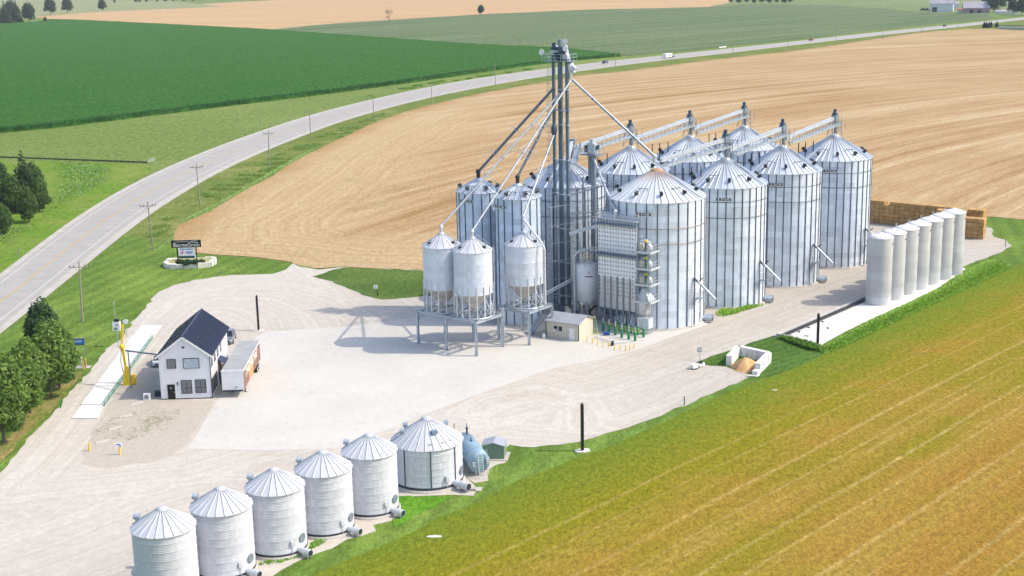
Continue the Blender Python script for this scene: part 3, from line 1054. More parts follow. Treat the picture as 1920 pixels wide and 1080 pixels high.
def hopper_bin(x, y, lab, he=16.3, grp='hopper bins on steel frames'):
    R, zb = 3.08, 9.4
    t = thing('hopper_bin', lab, 'hopper bin', (x, y, PLZ), 0, grp)
    az = cam_az(x, y)
    silo_body(t, R, he - PLZ, he - PLZ + 1.75, .42, 7, 0, 16, WALL8, ROOFB, z0=zb - PLZ, seg=40, foundation=False, over=.1)
    MB().lathe([(R - .03, zb - PLZ + .02), (.3, .75), (.28, .35)], 24).build('hopper_cone', M('hopper_cone_steel', (.52, .50, .46), .5, .35, .15, 1) if 'hopper_cone_steel' not in bpy.data.materials else bpy.data.materials['hopper_cone_steel'], t)
    ml = cached('hleg', lambda: MB().box((R + .07, 0, 2.55), (.14, .17, 5.1)).mesh('leg', GALV_L))
    nl = 16
    for k in range(nl):
        inst('leg', ml, t, rz=2 * pi * (k + .5) / nl)
    def br():
        mb = MB()
        a0, a1 = 2 * pi * .5 / nl, 2 * pi * 1.5 / nl
        P = lambda a, z: ((R + .06) * cos(a), (R + .06) * sin(a), z)
        mb.bar(P(a0, .15), P(a1, 2.0), .07, .05).bar(P(a1, .15), P(a0, 2.0), .07, .05).bar(P(a0, 2.0), P(a1, 2.0), .07, .05)
        return mb.mesh('brace', GALV_L)
    mbr = cached('hbr', br)
    for k in range(nl):
        inst('brace', mbr, t, rz=2 * pi * k / nl)
    MB().lathe([(R + .18, .0), (R + .18, .16), (R - .12, .16), (R - .12, .0)], 32).build('base_ring', GALV, t)
    tz = he - PLZ + 1.75
    MB().tube((0, 0, tz + .2), (0, 0, tz + .9), .22, 10).sphere((0, 0, tz + 1.1), .36, 10, 6).build('inlet_valve', GALV_L, t)
    for da in (-1.0, .9):
        an = az + da
        c = Vector(on_roof(R, he - PLZ, tz, .42, R * .75, an))
        MB().box(c + Vector((0, 0, .1)), (.5, .35, .3), an).bar(c + Vector((0, 0, .1)), c + Vector((.3, 0, .6)), .08, .08).build('roof_hatch', DARK, t)
    a_ = az + 1.15
    mb = MB()
    pts = [Vector(on_roof(R, he - PLZ, tz, .42, r, a_)) for r in (3.0, 2.2, 1.4, .8)]
    for p in pts:
        mb.bar(p, p + Vector((0, 0, .9)), .04, .04)
    for p0, p1 in zip(pts, pts[1:]):
        mb.bar(p0 + Vector((0, 0, .9)), p1 + Vector((0, 0, .9)), .04, .04).bar(p0 + Vector((0, 0, .1)), p1 + Vector((0, 0, .1)), .06, .06)
    mb.build('roof_rail', GALV_L, t)
    d = Vector((cos(a_ + .25), sin(a_ + .25), 0)) * (R + .3)
    ladder(d + Vector((0, 0, .2)), d + Vector((0, 0, he - PLZ + .6)), (-d.y, d.x, 0), .45, 'bin_ladder', t, GALV_L)
    MB().box((0, 0, .3), (.7, .7, .5)).build('slide_gate', GALV_D, t)
    return t


hopper_bin(-11.15, 216.0, 'hopper bin farthest left on the long steel frame, partly hidden by its neighbour')
hopper_bin(-6.1, 211.9, 'bright hopper bin at the front corner of the long steel frame')
hopper_bin(2.05, 217.9, 'hopper bin alone on the short steel frame beside the beige office', 15.9)


def steel_frame(lab, A, B, C_, D_, mids):
    A, B, C_, D_ = [Vector((p[0], p[1], 0)) for p in (A, B, C_, D_)]
    t = thing('steel_frame', lab, 'steel frame', A, 0, 'raised steel frames under the hopper bins')
    def hbeam(mb, p0, p1, w=.32, h=.42):
        p0, p1, a, b = mb.frame(p0, p1)
        mb.bar(p0 + b * (h / 2 - .02), p1 + b * (h / 2 - .02), w, .045).bar(p0 - b * (h / 2 - .02), p1 - b * (h / 2 - .02), w, .045).bar(p0, p1, .05, h - .07)
    z = Vector((0, 0, PLZ - .25))
    cols = [A, B, C_, D_]
    if mids:
        cols += [(A + B) / 2, (C_ + D_) / 2]
    for c in cols:
        mb = MB(A)
        d = (B - A).normalized()
        mb.box(c + Vector((0, 0, .02)), (.7, .7, .1), atan2(d.y, d.x))
        rz = atan2(d.y, d.x)
        n = Vector((-d.y, d.x, 0))
        hh = PLZ - .5
        mb.box(c + n * .14 + Vector((0, 0, hh / 2 + .06)), (.34, .05, hh), rz).box(c - n * .14 + Vector((0, 0, hh / 2 + .06)), (.34, .05, hh), rz).box(c + Vector((0, 0, hh / 2 + .06)), (.05, .23, hh), rz)
        mb.build('column', GALV, t)
    for p0, p1 in ((A, B), (B, C_), (C_, D_), (D_, A)):
        e = (p1 - p0).normalized() * .18
        mb = MB(A)
        hbeam(mb, p0 + z - e, p1 + z + e)
        mb.build('beam', GALV, t)
    n = 3 if mids else 1
    for k in range(1, 2 * n + 1):
        f = k / (2 * n + 1)
        mb = MB(A)
        hbeam(mb, A.lerp(B, f) + z + Vector((0, 0, .02)), D_.lerp(C_, f) + z + Vector((0, 0, .02)), .2, .36)
        mb.build('joist', GALV_D, t)
    for c, e in ((B, (A - B).normalized()), (A, (B - A).normalized())):
        MB(A).bar(c + Vector((0, 0, PLZ - 1.6)) + e * .15, c + Vector((0, 0, PLZ - .5)) + e * 1.2, .1, .1).build('knee_brace', GALV_D, t)
    return t


A, B = Vector((-15.4, 215.5)), Vector((-5.8, 207.7))
d = (B - A).normalized()
n_ = Vector((-d.y, d.x))
steel_frame('long steel frame carrying two hopper bins', A, B, B + n_ * 6.6, A + n_ * 6.6, True)
A, B = Vector((-2.3, 217.2)), Vector((2.6, 213.4))
d = (B - A).normalized()
n_ = Vector((-d.y, d.x))
steel_frame('short steel frame carrying one hopper bin beside the office', A, B, B + n_ * 6.4, A + n_ * 6.4, False)
# caged ladder between the two frames
lt = thing('caged_ladder', 'galvanized caged ladder hanging between the two steel frames', 'ladder', (-1.7, 213.5, 0))
ladder((0, 0, .3), (0, 0, 6.6), (1, .2, 0), .6, 'rails', lt, GALV_L)
for k in range(9):
    zz = 2.2 + k * .5
    MB().path([Vector((.45 * cos(pi * j / 6), -.6 * sin(pi * j / 6), zz)) for j in range(7)], .03, 4).build('cage_hoop', GALV_L, lt)

# ------------------------------------------------------------------ bucket elevators
TW = Vector((9.0, 235.0, 0))
ED = Vector((.80, -.60, 0))      # the two legs of one elevator lie along this
EN = Vector((.60, .80, 0))
TH = 45.0


def elevator(c, lab, hz):
    t = thing('bucket_elevator', lab, 'bucket elevator', c, 0, 'pair of bucket elevators')
    for s_ in (-.62, .62):
        p = ED * s_
        nseg = 15
        me = cached(('trunk', hz), lambda: MB().box((0, 0, hz / nseg / 2), (.46, .42, hz / nseg - .03), atan2(ED.y, ED.x)).box((0, 0, .04), (.54, .5, .08), atan2(ED.y, ED.x)).mesh('trunk_section', M('elevator_trunk_steel', (.13, .19, .24), .45, .4, .12, .6) if 'elevator_trunk_steel' not in bpy.data.materials else bpy.data.materials['elevator_trunk_steel']))
        for k in range(nseg):
            inst('trunk_section', me, t, p + Vector((0, 0, k * hz / nseg)))
    mb = MB()
    rz = atan2(ED.y, ED.x)
    prof = [(-.95 + 1.9 * i / 10, hz + .35 + .95 * sin(pi * i / 10)) for i in range(11)]
    vs = []
    for s_ in (-.42, .42):
        for u, z in [(-.95, hz - .25)] + prof + [(.95, hz - .25)]:
            q = ED * u + EN * s_
            vs.append((q.x, q.y, z))
    n = 13
    mb.add(vs, [tuple(range(n)), tuple(range(n, 2 * n))[::-1]] + [(i, n + i, n + (i + 1) % n, (i + 1) % n) for i in range(n)])
    mb.build('head', GALV_L, t)
    mb = MB()
    q = EN * -.75 + Vector((0, 0, hz + .9))
    mb.tube(q, q + EN * -.0 + ED * .9, .26, 10).box(q - EN * .1, (.7, .5, .6), rz).tube(q + Vector((0, 0, .3)), q + Vector((0, 0, .95)), .28, 10)
    mb.build('drive_motor', MOTOR, t)
    MB().box((0, 0, .55), (2.1, .9, 1.1), rz).build('boot', GALV_D, t)
    for s_ in (-1, 1):
        mb = MB()
        q = ED * (s_ * 1.0)
        for zz in range(3, int(hz), 6):
            mb.box(q * .56 + Vector((0, 0, zz)), (.74, .78, .12), rz)
        mb.build('trunk_flange', GALV_L, t, kind='stuff')
    return t


elevator(TW - ED * .15 + EN * .65 + Vector((-.95, .35, 0)), 'bucket elevator with the taller round head, left of the pair', TH)
elevator(TW + ED * .75 - EN * .35 + Vector((.1, .1, 0)), 'bucket elevator with white dishes at its head, right of the pair', TH - .6)
pl = thing('service_platform', 'railed service platform round the elevator heads', 'platform', TW + Vector((-.2, .1, TH - 1.2)))
rz = atan2(ED.y, ED.x)
mb = MB()
mb.box((0, 0, 0), (5.2, 3.0, .1), rz)
mb.build('deck', GALV_D, pl)
cs = [ED * u + EN * v for u, v in ((-2.6, -1.5), (2.6, -1.5), (2.6, 1.5), (-2.6, 1.5))]
mb = MB()
for k in range(4):
    p0, p1 = cs[k], cs[(k + 1) % 4]
    m = 4 if k % 2 == 0 else 3
    for j in range(m):
        q = p0.lerp(p1, j / m)
        mb.bar(q, q + Vector((0, 0, 1.15)), .06, .06)
    for zz in (.6, 1.15):
        mb.bar(p0 + Vector((0, 0, zz)), p1 + Vector((0, 0, zz)), .06, .06)
mb.build('railing', GALV, pl)
MB().box(ED * .1 + Vector((0, 0, .8)), (1.6, 1.4, 1.2), rz).build('drive_housing', DARK, pl)
MB().tube(ED * .2 + Vector((0, 0, 1.0)), ED * .2 + Vector((0, 0, 3.2)), .38, 10).tube(ED * .2 + Vector((0, 0, 3.2)), ED * .2 + Vector((0, 0, 3.6)), .5, 10).build('exhaust_stack', GALV_D, pl)
pm = thing('lower_platform', 'small railed landing part way down the elevator legs', 'platform', TW + Vector((0, -.1, TH - 9.5)))
MB().box((0, 0, 0), (2.9, 2.6, .12), rz).build('deck', GALV_D, pm)


def dish(c, r, aim, lab, mast):
    t = thing('antenna_dish', lab, 'antenna', c, 0, 'antenna dishes on the elevator head')
    d = Vector(aim).normalized()
    q = Vector((0, 0, 1)).rotation_difference(d)
    mb = MB()
    mb.lathe([(.01, 0), (r * .6, .06), (r, .2), (r * .97, .24), (r * .6, .1), (.01, .05)], 16)
    vs = [q @ Vector(v) for v in mb.v]
    mb.v = [tuple(v) for v in vs]
    mb.build('reflector', WHITE, t)
    MB().bar((0, 0, 0), mast, .09, .09).build('bracket', GALV, t)


P_ = TW + Vector((0, 0, TH))
dish(P_ + ED * -3.0 + EN * -1.2 + Vector((0, 0, .25)), .55, (-.5, -1, 0), 'white dish standing off the platform on a long arm', (1.0, -.2, -.6))
dish(P_ + ED * 1.6 + EN * -.9 + Vector((0, 0, 2.1)), .42, (-.2, -1, .1), 'upper white dish over the right elevator head', (0, .3, -1.6))
dish(P_ + ED * 1.6 + EN * -.9 + Vector((0, 0, .9)), .45, (-.2, -1, .1), 'lower white dish beside the right elevator head', (0, .3, -.8))
# ladder up the legs
la = thing('tower_ladder', 'long caged ladder up the left side of the elevator legs', 'ladder', TW + Vector((-2.05, .6, 0)))
ladder((0, 0, 1), (0, 0, TH - 1.2), ED, .5, 'rails', la, GALV, step=.45)
hoop = MB().path([ED * (.42 * cos(pi * j / 5)) + EN * (-.6 * sin(pi * j / 5)) for j in range(6)], .035, 4).mesh('cage_hoop', GALV_D)
for k in range(32):
    inst('cage_hoop', hoop, la, (0, 0, 4 + k * 1.2))
# distributor and the spouts
DZ = 41.9
DP = TW + ED * 1.3 - EN * .1 + Vector((.55, .3, DZ))
dt = thing('distributor', 'round grain distributor on the right side of the elevator legs', 'distributor', DP)
MB().lathe([(.05, 1.9), (.5, 1.8), (.75, 1.2), (.72, .7), (.35, -.3), (.3, -1.2)], 16).build('housing', GALV_L, dt)
MB().tube((-.1, 0, 1.5), (-.75, -.2, 4.6), .3, 8).build('feed_chute', GALV_L, dt)
MB().tube((.3, -.3, 1.2), (.95, -.75, .5), .3, 10).tube((.2, -.4, .7), (.75, -.8, -.1), .26, 10).build('rotary_drive', GALV_L, dt)


def spout(p0, p1, r, lab, mat, truss=(), end='elbow', cuff=.5):
    p0, p1 = Vector(p0), Vector(p1)
    t = thing('grain_spout', lab, 'grain spout', p0, 0, 'grain spouts from the elevator')
    n = 4
    for k in range(n):
        a, b = p0.lerp(p1, k / n), p0.lerp(p1, (k + 1) / n)
        MB(p0).tube(a, b, r, 10).build('tube_section', mat, t)
        if k:
            e = (p1 - p0).normalized() * .15
            MB(p0).tube(a - e, a + e, r * 1.3, 10).build('coupling', GALV_D, t)
    d = (p1 - p0).normalized()
    a = d.cross(Vector((0, 0, 1))).normalized()
    b = a.cross(d)
    for f in truss:
        c = p0.lerp(p1, f)
        mb = MB(p0)
        for q in (a * 1.0 + b * .35, a * -1.0 + b * .35, b * 1.1, b * -.9):
            mb.bar(c, c + q, .06, .06)
        for sgn in (-1, 1):
            mb.tube(c + d * 2.6, c + b * 1.1 * sgn, .02, 4).tube(c - d * 2.6, c + b * 1.1 * sgn, .02, 4)
        mb.bar(c + b * 1.1, c + a, .04, .04).bar(c + a, c - b * .9, .04, .04).bar(c - b * .9, c - a, .04, .04).bar(c - a, c + b * 1.1, .04, .04)
        mb.build('truss_bracket', GALV_L, t)
    if end:
        MB(p0).sphere(p1, r * 1.9, 10, 6).tube(p1, p1 + Vector((0, 0, -1.0)), r * 1.4, 8).build('end_elbow', DARK if end == 'dark' else GALV_L, t)
    return t


spout(DP + Vector((.35, -.1, -1.2)), (24.4, 229.3, 28.0), .22, 'long spout running right and down to the rusty cap silo', SPOUT, end='light')
spout(TW + Vector((-1.1, -.4, 39.4)), (-5.45, 236.2, 25.0), .24, 'dark spout running down left to the farthest slim silo', M('spout_dark_steel', (.16, .18, .22), .5, .5, .15, 1), (.5, .78), 'dark')
spout(TW + Vector((-.2, -.8, 38.4)), (-11.15, 216.0, 19.3), .17, 'pale spout running down left to the farthest hopper bin', SPOUT, (.42, .62))
spout(DP + Vector((.1, -.3, -1.4)), (-6.1, 211.9, 19.2), .17, 'pale spout crossing in front of the legs to the bright hopper bin', SPOUT, (.32, .5))
spout(TW + Vector((-1.0, -.6, 36.5)), (1.3, 229.2, 25.0), .22, 'short dark spout dropping to the shaded roof silo', bpy.data.materials['spout_dark_steel'], (.65,), 'dark')
spout(TW + Vector((-1.3, -1.1, 31.5)), (2.05, 218.6, 20.2), .17, 'thin pale spout dropping to the single hopper bin', SPOUT, (.45,), 'light')
t_ = thing('surge_hopper', 'small dark hopper under the pale spout on the elevator legs', 'hopper', TW + Vector((-1.3, -1.1, 31.6)))
MB().lathe([(.08, -1.0), (.5, .3), (.5, 1.1), (.2, 1.7)], 10).build('body', MOTOR, t_)
# spout from hopper valve to the ground beside the single hopper bin
t_ = thing('overflow_spout', 'bent spout running down the right side of the single hopper bin', 'grain spout', (2.05, 218.6, 0))
MB((2.05, 218.6, 0)).path([(2.05, 217.9, 19.9), (5.0, 215.6, 16.2), (5.35, 215.4, 15.2), (5.35, 215.4, 6.2)], .18, 8).build('tube', GALV_L, t_)

# ------------------------------------------------------------------ roof conveyors with walkways
def conveyor(p0, p1, lab, grp, motor=True, posts=()):
    p0, p1 = Vector(p0), Vector(p1)
    t = thing('roof_conveyor', lab, 'conveyor', p0, 0, grp)
    d = p1 - p0
    L = d.length
    u = d / L
    hu = Vector((u.x, u.y, 0)).normalized()
    side = Vector((hu.y, -hu.x, 0))        # towards the camera side
    up = Vector((0, 0, 1))
    MB(p0).bar(p0, p1, .5, .56).bar(p0 + up * .32, p1 + up * .32, .62, .07).build('trough', GALV_L, t)
    w0, w1 = p0 + side * .95 - up * .75, p1 + side * .95 - up * 1.0
    MB(p0).bar(w0, w1, .9, .07).bar(w0 + side * .5 - up * .1, w1 + side * .5 - up * .1, .06, .3).bar(w0 - side * .5 - up * .1, w1 - side * .5 - up * .1, .06, .3).build('walkway', GALV, t)
    mb = MB(p0)
    n = int(L / 1.25)
    for k in range(n + 1):
        q = w0.lerp(w1, k / n) + side * .5
        mb.bar(q - up * .2, q + up * 1.1, .06, .06)
    for z in (.55, 1.1):
        mb.bar(w0 + side * .5 + up * z, w1 + side * .5 + up * z, .06, .06)
    mb.build('railing', GALV_D, t)
    mb = MB(p0)
    for k in range(n):
        a, b = w0.lerp(w1, k / n) + side * .5 - up * .1, w0.lerp(w1, (k + 1) / n) - side * .5 - up * .1
        mb.bar(a, b, .05, .05)
        a, b = p0.lerp(p1, k / n) - up * .35, w0.lerp(w1, (k + 1) / n) - side * .5
        mb.bar(a, b, .05, .05)
    mb.build('truss', GALV_D, t)
    mb = MB(p0)
    q = p1 + u * .3
    mb.box(p1, (1.3, 1.0, 1.1), atan2(hu.y, hu.x))
    mb.tube(q - up * .4, q - up * 3.2, .3, 8)
    mb.build('head_section', GALV_D, t)
    if motor:
        MB(p0).box(p1 + up * .75 - hu * .1, (.9, .75, .5), atan2(hu.y, hu.x)).tube(p1 + up * .9 - hu * .1, p1 + up * 1.75 - hu * .1, .32, 10).build('drive_motor', MOTOR, t)
    # frame standing on the roof collar
    mb = MB(p0)
    for a in (-.7, .7):
        for b in (-.7, .7):
            foot = p1 + hu * a * 1.5 + side * b * 1.5 - up * 3.5
            mb.bar(foot, p1 + hu * a + side * b - up * .5, .09, .09)
    for b in (-1, 1):
        mb.bar(p1 + hu * -.95 + side * b - up * 3.2, p1 + hu * .7 + side * b * .7 - up * .8, .06, .06)
        mb.bar(p1 + hu * .95 + side * b - up * 3.2, p1 + hu * -.7 + side * b * .7 - up * .8, .06, .06)
    for b in (1.5, -1.5):
        mb.bar(p1 + side * b + hu * 1.6 - up * 1.0, p1 + side * b - hu * 1.6 - up * 1.0, .06, .06).bar(p1 + side * b + hu * 1.6 - up * 2.1, p1 + side * b - hu * 1.6 - up * 2.1, .06, .06)
        for a in (-1.6, 0, 1.6):
            mb.bar(p1 + side * b + hu * a - up * 2.1, p1 + side * b + hu * a - up * .0, .05, .05)
    mb.build('support_frame', GALV_D, t)
    for q in posts:
        MB(p0).bar((q[0], q[1], q[2]), (q[0], q[1], q[3]), .16, .16).build('support_post', DARK, t)
    return t


def cpt(c, z):
    return (c[0], c[1], z)


ff = [Vector((r[0], r[1])) for r in front]
bb = [Vector((r[0], r[1])) for r in back]
rowd = Vector((.68, .733))
pn = Vector((-.733, .68))


def pst(c, R):
    out = []
    for k, (a, b) in enumerate(((-.62, .80), (-.80, .62), (-.95, .38))):
        q = c + rowd * (R + .35) * a + pn * (R + .35) * (-b if 0 else b * .3) + Vector((-1.2 * k, 0))
        out.append((q.x, q.y, 0.0, 24.8))
    return out


names_f = ['walkway conveyor climbing from the rusty cap silo to its neighbour', 'walkway conveyor along the middle of the front silo row', 'walkway conveyor climbing to the last silo of the front row']
for i in range(3):
    a, b = ff[i], ff[i + 1]
    p0 = a + rowd * 1.2
    conveyor((p0.x, p0.y, front[i][4] + 1.6), (b.x, b.y, front[i + 1][4] + 3.6), names_f[i], 'front row roof conveyors', posts=pst(b, front[i + 1][2]))
names_b = ['walkway conveyor climbing to the second silo of the back row', 'walkway conveyor along the middle of the back silo row', 'walkway conveyor climbing to the farthest back row silo']
for i in range(3):
    a, b = bb[i], bb[i + 1]
    p0 = a + rowd * 1.2
    conveyor((p0.x, p0.y, back[i][4] + 1.6), (b.x, b.y, back[i + 1][4] + 3.6), names_b[i], 'back row roof conveyors', posts=pst(b, back[i + 1][2]))
# transfer leg beside the elevator (x 1090 in the photo)
TL = Vector((14.6, 241.0, 0))
t = thing('transfer_leg', 'short bucket leg with a platform beside the tall elevator', 'bucket elevator', TL)
for s_ in (-.42, .42):
    for k in range(9):
        inst('trunk_section', cached('tl', lambda: MB().box((0, 0, 1.5), (.52, .55, 2.97), rz).mesh('trunk_section', GALV_D)), t, ED * s_ + Vector((0, 0, k * 3.0)))
MB().box((0, 0, 28.0), (1.6, 1.0, 1.9), rz).tube((0, 0, 28.9), (0, 0, 29.7), .45, 10).build('head', GALV_L, t)
MB().box((0, 0, 26.9), (3.6, 2.4, .1), rz).build('deck', GALV_D, t)
mb = MB()
cs = [ED * u + EN * v + Vector((0, 0, 26.9)) for u, v in ((-1.8, -1.2), (1.8, -1.2), (1.8, 1.2), (-1.8, 1.2))]
for k in range(4):
    for j in range(3):
        q = cs[k].lerp(cs[(k + 1) % 4], j / 3)
        mb.bar(q, q + Vector((0, 0, 1.1)), .05, .05)
    for zz in (.55, 1.1):
        mb.bar(cs[k] + Vector((0, 0, zz)), cs[(k + 1) % 4] + Vector((0, 0, zz)), .05, .05)
mb.build('railing', GALV, t)
MB().box((-1.0, .2, 28.0), (.5, .5, 1.2), rz).box((1.0, -.6, 28.2), (.4, .4, .9), rz).build('drive_motor', MOTOR, t)
conveyor((TW.x + 1.2, TW.y + 3, 26.6), (bb[0].x + 1.5, bb[0].y + 1.2, 28.4), 'short walkway conveyor from the elevator onto the back row', 'back row roof conveyors', motor=False)
spout((14.7, 240.2, 26.6), (17.3, 223.4, 19.8), .2, 'pale spout dropping from the transfer leg to the dryer top', GALV_L, (.3,))
t = thing('discharge_conveyor', 'inclined drag conveyor between the elevator legs and the dryer', 'conveyor', (10.2, 232, 14.8))
MB((10.2, 232, 14.8)).bar((10.2, 232.2, 14.6), (16.6, 228.5, 17.0), .5, .6).build('trough', GALV_L, t)
MB((10.2, 232, 14.8)).bar((11.5, 231.5, 14.9), (12.5, 231, 9), .12, .12).bar((15.0, 229.5, 16.2), (14.4, 230, 11), .12, .12).build('support', GALV_D, t)
# pipe bridges and cable trays among the legs
for k, (za, zb, lab) in enumerate(((21.0, 23.5, 'upper dark catwalk beam between the elevator and the rusty cap silo'), (17.6, 18.8, 'lower dark catwalk beam between the elevator and the rusty cap silo'))):
    t = thing('catwalk_beam', lab, 'catwalk', (11, 234, za), 0, 'catwalk beams beside the elevator')
    o = (11, 234, za)
    MB(o).bar((10.6, 234, za), (18.5, 231.5, zb), .7, .15).build('deck', GALV_D, t)
    mb = MB(o)
    for j in range(8):
        q = Vector((10.6, 233.6, za)).lerp(Vector((18.5, 231.1, zb)), j / 7)
        mb.bar(q, q + Vector((0, 0, 1.1)), .05, .05)
    mb.bar((10.6, 233.6, za + 1.1), (18.5, 231.1, zb + 1.1), .05, .05).bar((10.6, 233.6, za + .55), (18.5, 231.1, zb + .55), .05, .05)
    mb.build('railing', GALV_D, t)
t = thing('pipe_rack', 'tangle of vertical pipes and conduits standing between the silos and the elevator', 'pipes', (12.6, 234.4, 0))
for k, (dx, dy, r, h, m) in enumerate(((0, 0, .16, 24, GALV_D), (.9, .6, .12, 22, GALV), (-1.6, -3.4, .28, 12, GALV_L), (-.9, -3.2, .12, 13, GALV_L), (-5.6, -1.4, .10, 19, GALV), (-4.9, -1.0, .14, 21, GALV_D), (1.9, 2.0, .12, 23, GALV_D), (2.6, 1.2, .1, 20, GALV))):
    MB().tube((dx, dy, 0), (dx, dy, h), r, 8).build('pipe', m, t)
MB().tube((-1.6, -3.4, .0), (-1.6, -3.4, 1.2), .6, 12).build('pipe_base', DARK, t)
MB().tube((-7.3, -9, 5.6), (-.6, -2.2, 7.4), .16, 8).tube((-7.3, -9.4, 5.3), (-.6, -2.6, 7.1), .1, 8).build('cross_pipe', GALV_L, t)
mb = MB()
for k in range(6):
    mb.bar((-6, -1.5, 3 + k * 3.2), (0.2, -.4, 3.6 + k * 3.2), .07, .07)
mb.build('tie_bar', GALV_L, t)
t = thing('fan_housing', 'pale round fan housing at the foot of the elevator legs', 'fan', (9.4, 229.6, 0))
MB().tube((0, 0, 1.0), (.7, -.3, 1.0), .9, 14).tube((0, 0, 1.0), (0, 0, 2.2), .35, 8).build('scroll', BEIGE, t)
# ------------------------------------------------------------------ grain dryer
DYR = radians(-37)
u_, v_ = Vector((cos(DYR), sin(DYR), 0)), Vector((-sin(DYR), cos(DYR), 0))
DY0 = Vector((14.6, 225.4, 0))           # front left corner on the ground
DW, DD, DT, DB = 7.6, 3.0, 18.3, 3.2
DRYW = M('dryer_perforated_steel', (.86, .88, .90), .5, .1, .08, 1.2)
DRYL = M('dryer_lower_steel', (.68, .66, .64), .55, .3, .1, 1.2)
t = thing('grain_dryer', 'tall silvery perforated grain dryer with burners and platforms on its right side', 'grain dryer', DY0, DYR)
MB().box((DW / 2, DD / 2 + .06, (DT + DB) / 2), (DW - .3, DD - .1, DT - DB - .1)).build('core', GALV_D, t)
npan, pw = 6, DW / 6
for k in range(npan):
    for z0, z1, m in ((DB, 8.2, DRYL), (8.2, 12.4, DRYW), (12.9, 17.6, DRYW)):
        inst('wall_panel', cached(('dp', z0), lambda: MB().box((0, 0, (z1 - z0) / 2), (pw - .05, .08, z1 - z0 - .04)).mesh('wall_panel', m)), t, (pw * (k + .5), 0, z0))
        if k < 2 or k == 5:
            pass
for k in range(3):
    inst('side_panel', cached('sp', lambda: MB().box((0, 0, 0), (.08, .95, DT - DB)).mesh('side_panel', DRYL)), t, (-.02, .5 + k, (DT + DB) / 2))
mb = MB()
for r in range(17):
    z = 5.6 + r * .70
    if 12.3 < z < 13.0:
        continue
    for c in range(14):
        x = .29 + c * .54
        if z < 8.2 and c % 5 == 1:
            continue
        mb.add([(x - .115, -.085, z), (x + .115, -.085, z), (x, -.085, z + .26), (x - .115, -.045, z), (x + .115, -.045, z), (x, -.045, z + .26)], [(0, 1, 2), (0, 3, 4, 1), (1, 4, 5, 2), (2, 5, 3, 0)])
mb.build('air_vents', M('vent_dark_steel', (.05, .06, .075), .6, .2), t, kind='stuff')  # vents are small triangles in one even dark steel colour
for k in range(7):
    inst('column', cached('dc', lambda: MB().box((0, 0, 4.4), (.22, .2, 7.6)).mesh('column', GALV_D)), t, (.1 + k * (DW - .2) / 6, -.16, 0.6))
for z, h in ((12.6, .12), (17.75, .12)):
    mb = MB()
    mb.box((DW / 2 - .3, -.55, z), (DW + 1.4, 1.0, h))
    mb.build('walkway', M('walkway_grate', (.10, .16, .24), .6, .3) if 'walkway_grate' not in bpy.data.materials else bpy.data.materials['walkway_grate'], t)
    mb = MB()
    for k in range(16):
        mb.bar((-.9 + k * .6, -1.02, z), (-.9 + k * .6, -1.02, z + 1.05), .04, .04)
    for zz in (.5, 1.05):
        mb.bar((-1.0, -1.02, z + zz), (DW + .4, -1.02, z + zz), .045, .045)
    mb.build('railing', GALV_L, t)
    mb = MB()
    for k in range(14):
        mb.bar((.2 + k * .56, -1.0, z - .1), (.2 + k * .56, -.06, z - .55), .07, .07)
    mb.build('walkway_bracket', GALV_D, t)
MB().box((DW / 2, DD / 2, DT + .12), (DW + .1, DD + .2, .25)).box((DW / 2, DD / 2, DT + .55), (DW - 1.0, DD - 1.0, .7)).build('garner_top', GALV_L, t)
mb = MB()
cs = [(-.1, -.1), (DW + .1, -.1), (DW + .1, DD + .1), (-.1, DD + .1)]
for k in range(4):
    a, b = Vector(cs[k] + (DT + .2,)), Vector(cs[(k + 1) % 4] + (DT + .2,))
    m = 9 if k % 2 == 0 else 4
    for j in range(m):
        q = a.lerp(b, j / m)
        mb.bar(q, q + Vector((0, 0, 1.1)), .045, .045)
    for zz in (.55, 1.1):
        mb.bar(a + Vector((0, 0, zz)), b + Vector((0, 0, zz)), .045, .045)
mb.build('roof_railing', GALV_L, t)
# burner side
for k, z in enumerate((13.7, 10.9, 8.2, 5.3)):
    p = inst('burner_platform', MB().box((DW + 1.5, .9, z), (3.0, 3.2, .12)).mesh('burner_platform', GALV), t)
    mb = MB()
    mb.bar((DW + .1, -.72, z - .05), (DW + 3.05, -.72, z - .05), .1, .34).bar((DW + 3.02, -.72, z - .05), (DW + 3.02, 2.5, z - .05), .1, .34)
    for j in range(6):
        mb.bar((DW + .1 + j * .58, -.7, z), (DW + .1 + j * .58, -.7, z + 1.1), .045, .045)
        mb.bar((DW + 3.0, -.7 + j * .62, z), (DW + 3.0, -.7 + j * .62, z + 1.1), .045, .045)
    for zz in (.55, 1.1):
        mb.bar((DW + .1, -.7, z + zz), (DW + 3.0, -.7, z + zz), .045, .045).bar((DW + 3.0, -.7, z + zz), (DW + 3.0, 2.4, z + zz), .045, .045)
    mb.build('platform_railing', GALV_L, p)
    if k < 3:
        MB().tube((DW + .3, 1.0, z + 1.1), (DW + 1.5, 1.0, z + 1.1), .85, 14).tube((DW + 1.5, 1.0, z + 1.1), (DW + 1.9, 1.0, z + 1.1), .55, 12).build('burner_fan', GALV_L, t)
        MB().sphere((DW + 2.4, .1, z + .75), .42, 10, 6, sz=1.3).build('gas_vessel', WHITE, t)
        MB().bar((DW + 1.6, -.3, z + .1), (DW + 2.0, -.5, z + 1.7), .22, .22).build('valve_train', BLACK, t)
        MB().box((DW + 2.0, -.5, z + 1.85), (.45, .35, .3)).build('gas_regulator', YELLOW, t)
        MB().box((DW + 1.1, -.2, z + .7), (.8, .5, 1.2)).build('control_cabinet', BEIGE, t)
